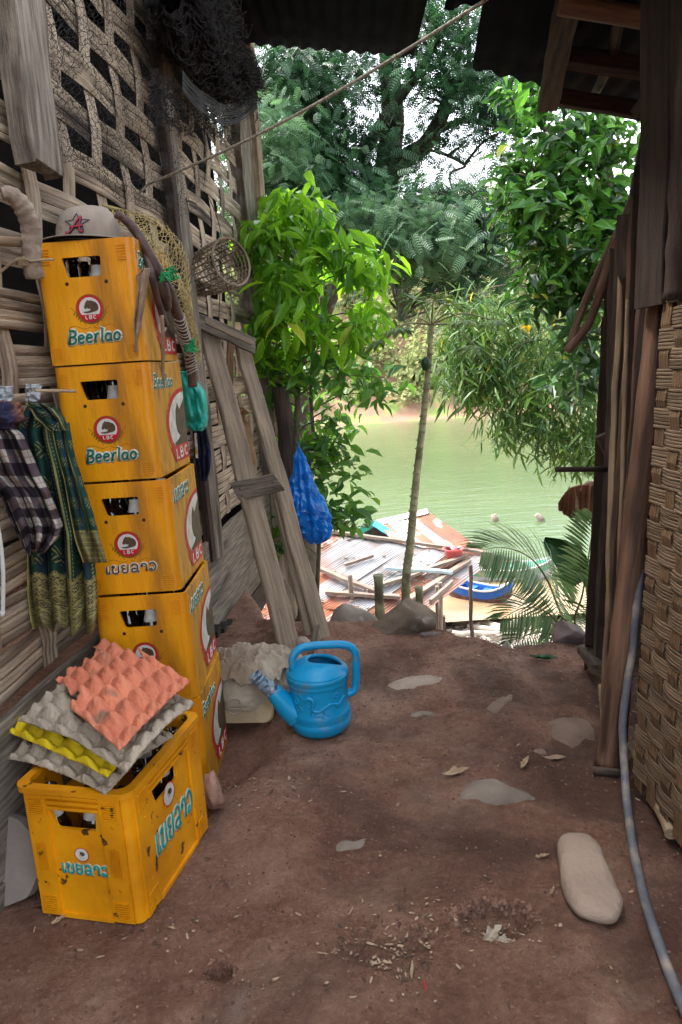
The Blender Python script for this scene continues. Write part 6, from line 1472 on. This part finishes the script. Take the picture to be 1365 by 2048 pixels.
for k in range(1,7):
    yy=1.86-.17*k+.03*math.sin(k*5); pole('pole',[(rwx(yy)-.02,yy,1.30),(rwx(yy)-.012,yy-.01,1.7),(rwx(yy)+.0,yy-.03,2.4)],.022+.008*math.sin(k*7),[m_rp,m_dk,m_gp][k%3],hr,wob=.006,knots=6)
for nm,tp,bt,Y,w_,m_ in PO:
    A,B_=Q(*tp,Y),Q(*bt,Y)
    if nm=='pole': pole('pole',[A,A.lerp(B_,.5)+Vector((random.uniform(-.004,.004),0,0)),B_],w_,m_,hr,wob=.004,knots=5)
    else: plank('wall_'+nm,A,B_,w_,.02,m_,hr,up=(-.5,-.85,0),wob=.004,bev=.003,rag=.03)
# dark infill behind the poles
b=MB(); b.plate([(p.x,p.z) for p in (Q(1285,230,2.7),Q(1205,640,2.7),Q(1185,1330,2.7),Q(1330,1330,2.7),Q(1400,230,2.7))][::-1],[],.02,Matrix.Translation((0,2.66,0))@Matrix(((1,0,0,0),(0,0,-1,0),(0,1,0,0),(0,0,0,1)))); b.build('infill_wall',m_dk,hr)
plank('stub_block',Q(1206,868,2.5),Q(1222,905,2.5),.05,.03,m_gp,hr,up=(0,-1,0)); 
pole('peg',[Q(1113,939,2.35),Q(1215,938,2.4)],.009,m_dk,hr,wob=.001)
plank('foot_board',Q(1172,1300,2.62),Q(1200,1340,2.3),.06,.03,m_gp,hr,up=(0,-.2,1))
plank('foot_board',Q(1204,1372,2.2),Q(1216,1500,2.0),.025,.015,m_tan,hr,up=(0,-1,0))
# roof of the right hut and its timbers
A=PY(945,137,3.0); B_=PY(1290,224,3.35); up_=Vector((0,0,0))
N1=PY(962,27,2.35); N1=Vector(A)+(Vector(N1)-Vector(A))*2.3; corr('roof_sheet',A,B_+Vector((1.2,.3,-.18)),B_+Vector((1.3,-2.1,-.1)),N1,m_roof,hr,n=22,amp=.008,steps=10)
A2=PY(889,20,2.42); B2=PY(1000,36,2.4); corr('roof_sheet',A2,B2+Vector((1.6,0,.05)),B2+Vector((1.6,-1.3,.25)),A2+Vector((-.02,-1.2,.22)),m_roof,hr,n=22,amp=.008,steps=8)
plank('rafter',PY(1143,-20,2.1),PY(1094,206,2.7),.065,.05,m_gp,hr,up=(0,-.3,1)); pole('rafter_pole',[PY(1241,25,2.2),PY(1222,120,2.5),PY(1190,188,2.85)],.016,m_gp,hr)
pole('purlin',[PY(1120,8,2.05),PY(1390,56,2.05)],.026,m_rp,hr); plank('purlin',PY(1100,112,2.5),PY(1345,150,2.4),.06,.04,m_dk,hr,up=(0,-1,.4)); plank('fascia',PY(1080,190,2.75),PY(1285,224,2.75),.055,.03,m_dk,hr,up=(0,-1,.1))
plank('brace',PY(1345,125,2.1),PY(1274,232,2.3),.04,.02,m_gp,hr,up=(-.5,-.8,0)); plank('brace',PY(1352,280,2.0),PY(1290,370,2.1),.035,.018,m_gp,hr,up=(-.5,-.8,0))
# shack side timbers, top
pole('raffia_tie',[PY(1335,585,1.85),PY(1350,592,1.84),PY(1357,640,1.84),PY(1350,690,1.85)],.003,m_tan,hr)
# two loose poles meeting in a V
tag(pole('leaning_pole',[PY(1258,415,2.55),PY(1190,560,2.6),PY(1135,700,2.6)],.014,m_rp,wob=.006),'upper of two thin brown poles meeting in a V below the right eave','pole')
tag(pole('leaning_pole',[PY(1268,395,2.5),PY(1215,540,2.52),PY(1175,650,2.56),PY(1133,703,2.58)],.015,m_rp,wob=.006),'lower, bowed of two thin brown poles meeting in a V below the right eave','pole')
# hose, fallen bamboo
m_hose=mat('grey_hose',(.13,.135,.15),(.08,.085,.10),12,.55,.3,60,c3=(.26,.22,.18),s3=9,t3=(.52,.66))
hp=[PY(1292,1000,1.95),PY(1284,1120,1.92),PY(1272,1230,1.89),PY(1266,1300,1.88),PY(1256,1360,1.87),PY(1246,1440,1.86),PY(1247,1500,1.84),PZ(1253,1590,.03),PZ(1266,1690,.016),PZ(1290,1800,.014),PZ(1326,1910,.014),PZ(1370,2020,.014),PZ(1420,2120,.014)]
b=MB(); b.smooth=True; P=smoothpts(hp,10); b.tube(P,.0108,14); tag(b.build('hose',m_hose),'grey hose running up the right wall and along the dirt to the corner','hose')
o=pole('bamboo_length',[PY(1266,1490,1.95),PZ(1342,1668,.03)],.014,m_tan,knots=3,wob=.001); tag(o,'length of pale bamboo lying along the foot of the right wall','bamboo')
tag(pole('bark_stub',[PZ(1186,1540,.012),PZ(1240,1545,.012)],.012,m_gp),'short bark stub at the foot of the leaning brown pole','stub')
# ---- palm and banana by the crest on the right
m_palm=leafmat('palm_leaflet',(.04,.11,.03),(.21,.31,.13),.4,.3); m_ban=mat('brown_banana_leaf',(.34,.13,.07),(.17,.07,.04),9,.7,.6,20,(1,1,1),c3=(.3,.2,.1),s3=4,t3=(.6,.7)); m_taro=mat('dark_broad_leaf',(.012,.07,.022),(.02,.11,.03),5,.35,.3,20,trans=.25)
pr=PY(1165,1290,3.9); pr.z=-.5
pm=thing('young_palm','low young palm with feathered green fronds at the crest, right of the path','palm',pr)
def frond(pts_,n_,Lf,wl,nm='frond',side=None,droop=.5):
    P=smoothpts([Vector(p) for p in pts_],10); b=MB(); b.smooth=True; b.tube(P,[.007*(1-i/len(P))+.0015 for i in range(len(P))],6); fo=b.build(nm,m_pap,pm)
    Cn=[];Dn=[];Nn=[];Ls=[]
    for k in range(n_):
        t=.1+.9*k/n_; i=min(int(t*(len(P)-1)),len(P)-2); p=P[i].lerp(P[i+1],t*(len(P)-1)-i); tg=(P[i+1]-P[i]).normalized()
        s0=tg.cross(Vector((0,-.55,.83))).normalized()
        for sd in (-1,1):
            d=(s0*sd*.8+tg*.65+Vector((0,0,-droop*.5*random.uniform(.6,1.3)))); env=math.sin(math.pi*(.15+.8*t))**.7
            Cn.append(list(p));Dn.append(list(d));Nn.append(list((tg.cross(d)*sd*1.0).normalized()*(1)));Ls.append(Lf*env*random.uniform(.85,1.1))
    Nn=np.array(Nn); Nn=np.where(Nn[:,2:3]<0,-Nn,Nn); V_,F_,T_=leaves(Cn,Dn,Nn,np.array(Ls),wl,.2,.22,np.clip(.45+.25*RNG.normal(size=len(Cn)),0,1))
    XF[fo.name]=Matrix.Identity(4); fastmesh('leaflets',V_,F_,m_palm,fo,T_)
frond([pr+Vector((0,0,.1)),PY(1125,1230,3.85),PY(1095,1160,3.75),PY(1060,1115,3.65),PY(1010,1095,3.55),PY(965,1100,3.5)],46,.36,.017)
frond([pr+Vector((0,0,.1)),PY(1150,1240,3.7),PY(1165,1190,3.6),PY(1178,1110,3.5),PY(1190,1030,3.45)],44,.29,.016,droop=-.1)
frond([pr+Vector((0,0,.1)),PY(1130,1260,3.7),PY(1095,1225,3.6),PY(1050,1215,3.5),PY(1000,1240,3.45)],32,.26,.015)
frond([pr+Vector((0,0,.05)),PY(1130,1280,3.6),PY(1090,1265,3.5),PY(1055,1270,3.4),PY(1025,1290,3.35)],26,.22,.014)
frond([pr,PY(1180,1230,3.6),PY(1200,1180,3.5),PY(1215,1130,3.45)],26,.26,.015)
b=MB(); b.smooth=True
def taro(u,v):
    rows=[(1080,1083,1092),(1085,1086,1130),(1100,1092,1160),(1120,1105,1175),(1145,1120,1180),(1165,1135,1178)]
    t=v*5; i=min(int(t),4); k=t-i; y=rows[i][0]*(1-k)+rows[i+1][0]*k; a=rows[i][1]*(1-k)+rows[i+1][1]*k; c=rows[i][2]*(1-k)+rows[i+1][2]*k
    return PY(a+(c-a)*u,y+6*math.sin(u*5),4.2+.05*math.sin(u*3)+.05*v)
b.grid(taro,20,14); o=b.build('broad_leaf_plant',m_taro,solid=.002); tag(o,'single dark green broad leaf behind the upright palm frond','plant')
XF[o.name]=Matrix.Identity(4); pole('leaf_stalk',[PY(1170,1150,4.22),PY(1185,1260,4.2),PY(1190,1330,4.15)],.007,m_pap,o)
bn=thing('dead_banana_leaf','hanging brown dead banana leaf with a yellow edge, beside the right hut','leaf',PY(1180,1000,3.6))
def banf(x0,x1,yt,yb,sd,Y):
    def f(u,v):
        x=x0+(x1-x0)*u; top=yt[0]*(1-u)**2+yt[1]*2*u*(1-u)+yt[2]*u*u; bot=yb[0]*(1-u)**2+yb[1]*2*u*(1-u)+yb[2]*u*u+5*noise.noise(Vector((u*9,sd,0))); return PY(x,top+(bot-top)*v,Y+.03*math.sin(u*5+sd)+.012*math.sin(v*3+u*30)+.03*v)
    return f
b=MB(); b.smooth=True; b.grid(banf(1117,1158,(1006,968,972),(1018,1040,1036),1,3.6),22,14); b.grid(banf(1150,1200,(972,966,970),(1036,1030,1058),2,3.55),26,16); b.build('brown_blade',m_ban,bn,solid=.0015)
b=MB(); b.smooth=True; b.grid(banf(1178,1202,(1050,1020,1008),(1050,1045,1062),3,3.52),10,8); b.build('yellow_edge',mat('yellow_leaf_edge',(.5,.36,.04),(.1,.22,.03),20,.6),bn,solid=.0015)
b=MB(); b.smooth=True; b.grid(lambda u,v:PY(1148+12*u*v+3,978+66*v,3.53),4,10); b.build('pale_midrib',m_tan,bn,solid=.003)
pole('stalk',[PY(1160,982,3.56),PY(1185,966,3.56),PY(1215,1010,3.57),Vector((PY(1240,1200,3.6).x,3.6,-.6))],.012,m_tan,bn)
# leaf on the crest in front of the slate rock
fallen(1088,1318,.055,.022,-.5,'dark green fallen leaf on the dirt before the slate-coloured rock',11,.02,m_taro)
# ---------------------------------------------------------------- light
w=bpy.data.worlds.new('World'); sc.world=w; w.use_nodes=True; nt=w.node_tree; bg=nt.nodes['Background']
sky=nt.nodes.new('ShaderNodeTexSky'); sky.sky_type='NISHITA'; sky.sun_disc=False
EL,AZ=math.radians(58),math.radians(-62)      # sun high, to the left and a little ahead
sky.sun_elevation=EL; sky.sun_rotation=AZ; sky.air_density=1.0; sky.dust_density=4.0; sky.ozone_density=.6; sky.altitude=0
hs=nt.nodes.new('ShaderNodeHueSaturation'); hs.inputs['Saturation'].default_value=.35
nt.links.new(sky.outputs[0],hs.inputs['Color']); nt.links.new(hs.outputs[0],bg.inputs[0]); bg.inputs[1].default_value=.15
sl=bpy.data.lights.new('sun','SUN'); sl.energy=.6; sl.angle=math.radians(12); sl.color=(1,.96,.9); so=bpy.data.objects.new('sun',sl); COL.objects.link(so)
d=Vector((math.sin(AZ)*math.cos(EL),math.cos(AZ)*math.cos(EL),math.sin(EL))); so.rotation_euler=(-d).to_track_quat('-Z','Y').to_euler()
vs=sc.view_settings; vs.view_transform='Standard'; vs.look='None'; vs.gamma=1; vs.use_curve_mapping=False; vs.exposure=3.0
sc.render.film_transparent=False
try:
    sc.cycles.max_bounces=8; sc.cycles.diffuse_bounces=4; sc.cycles.transmission_bounces=4; sc.cycles.caustics_reflective=False; sc.cycles.caustics_refractive=False
except Exception: pass
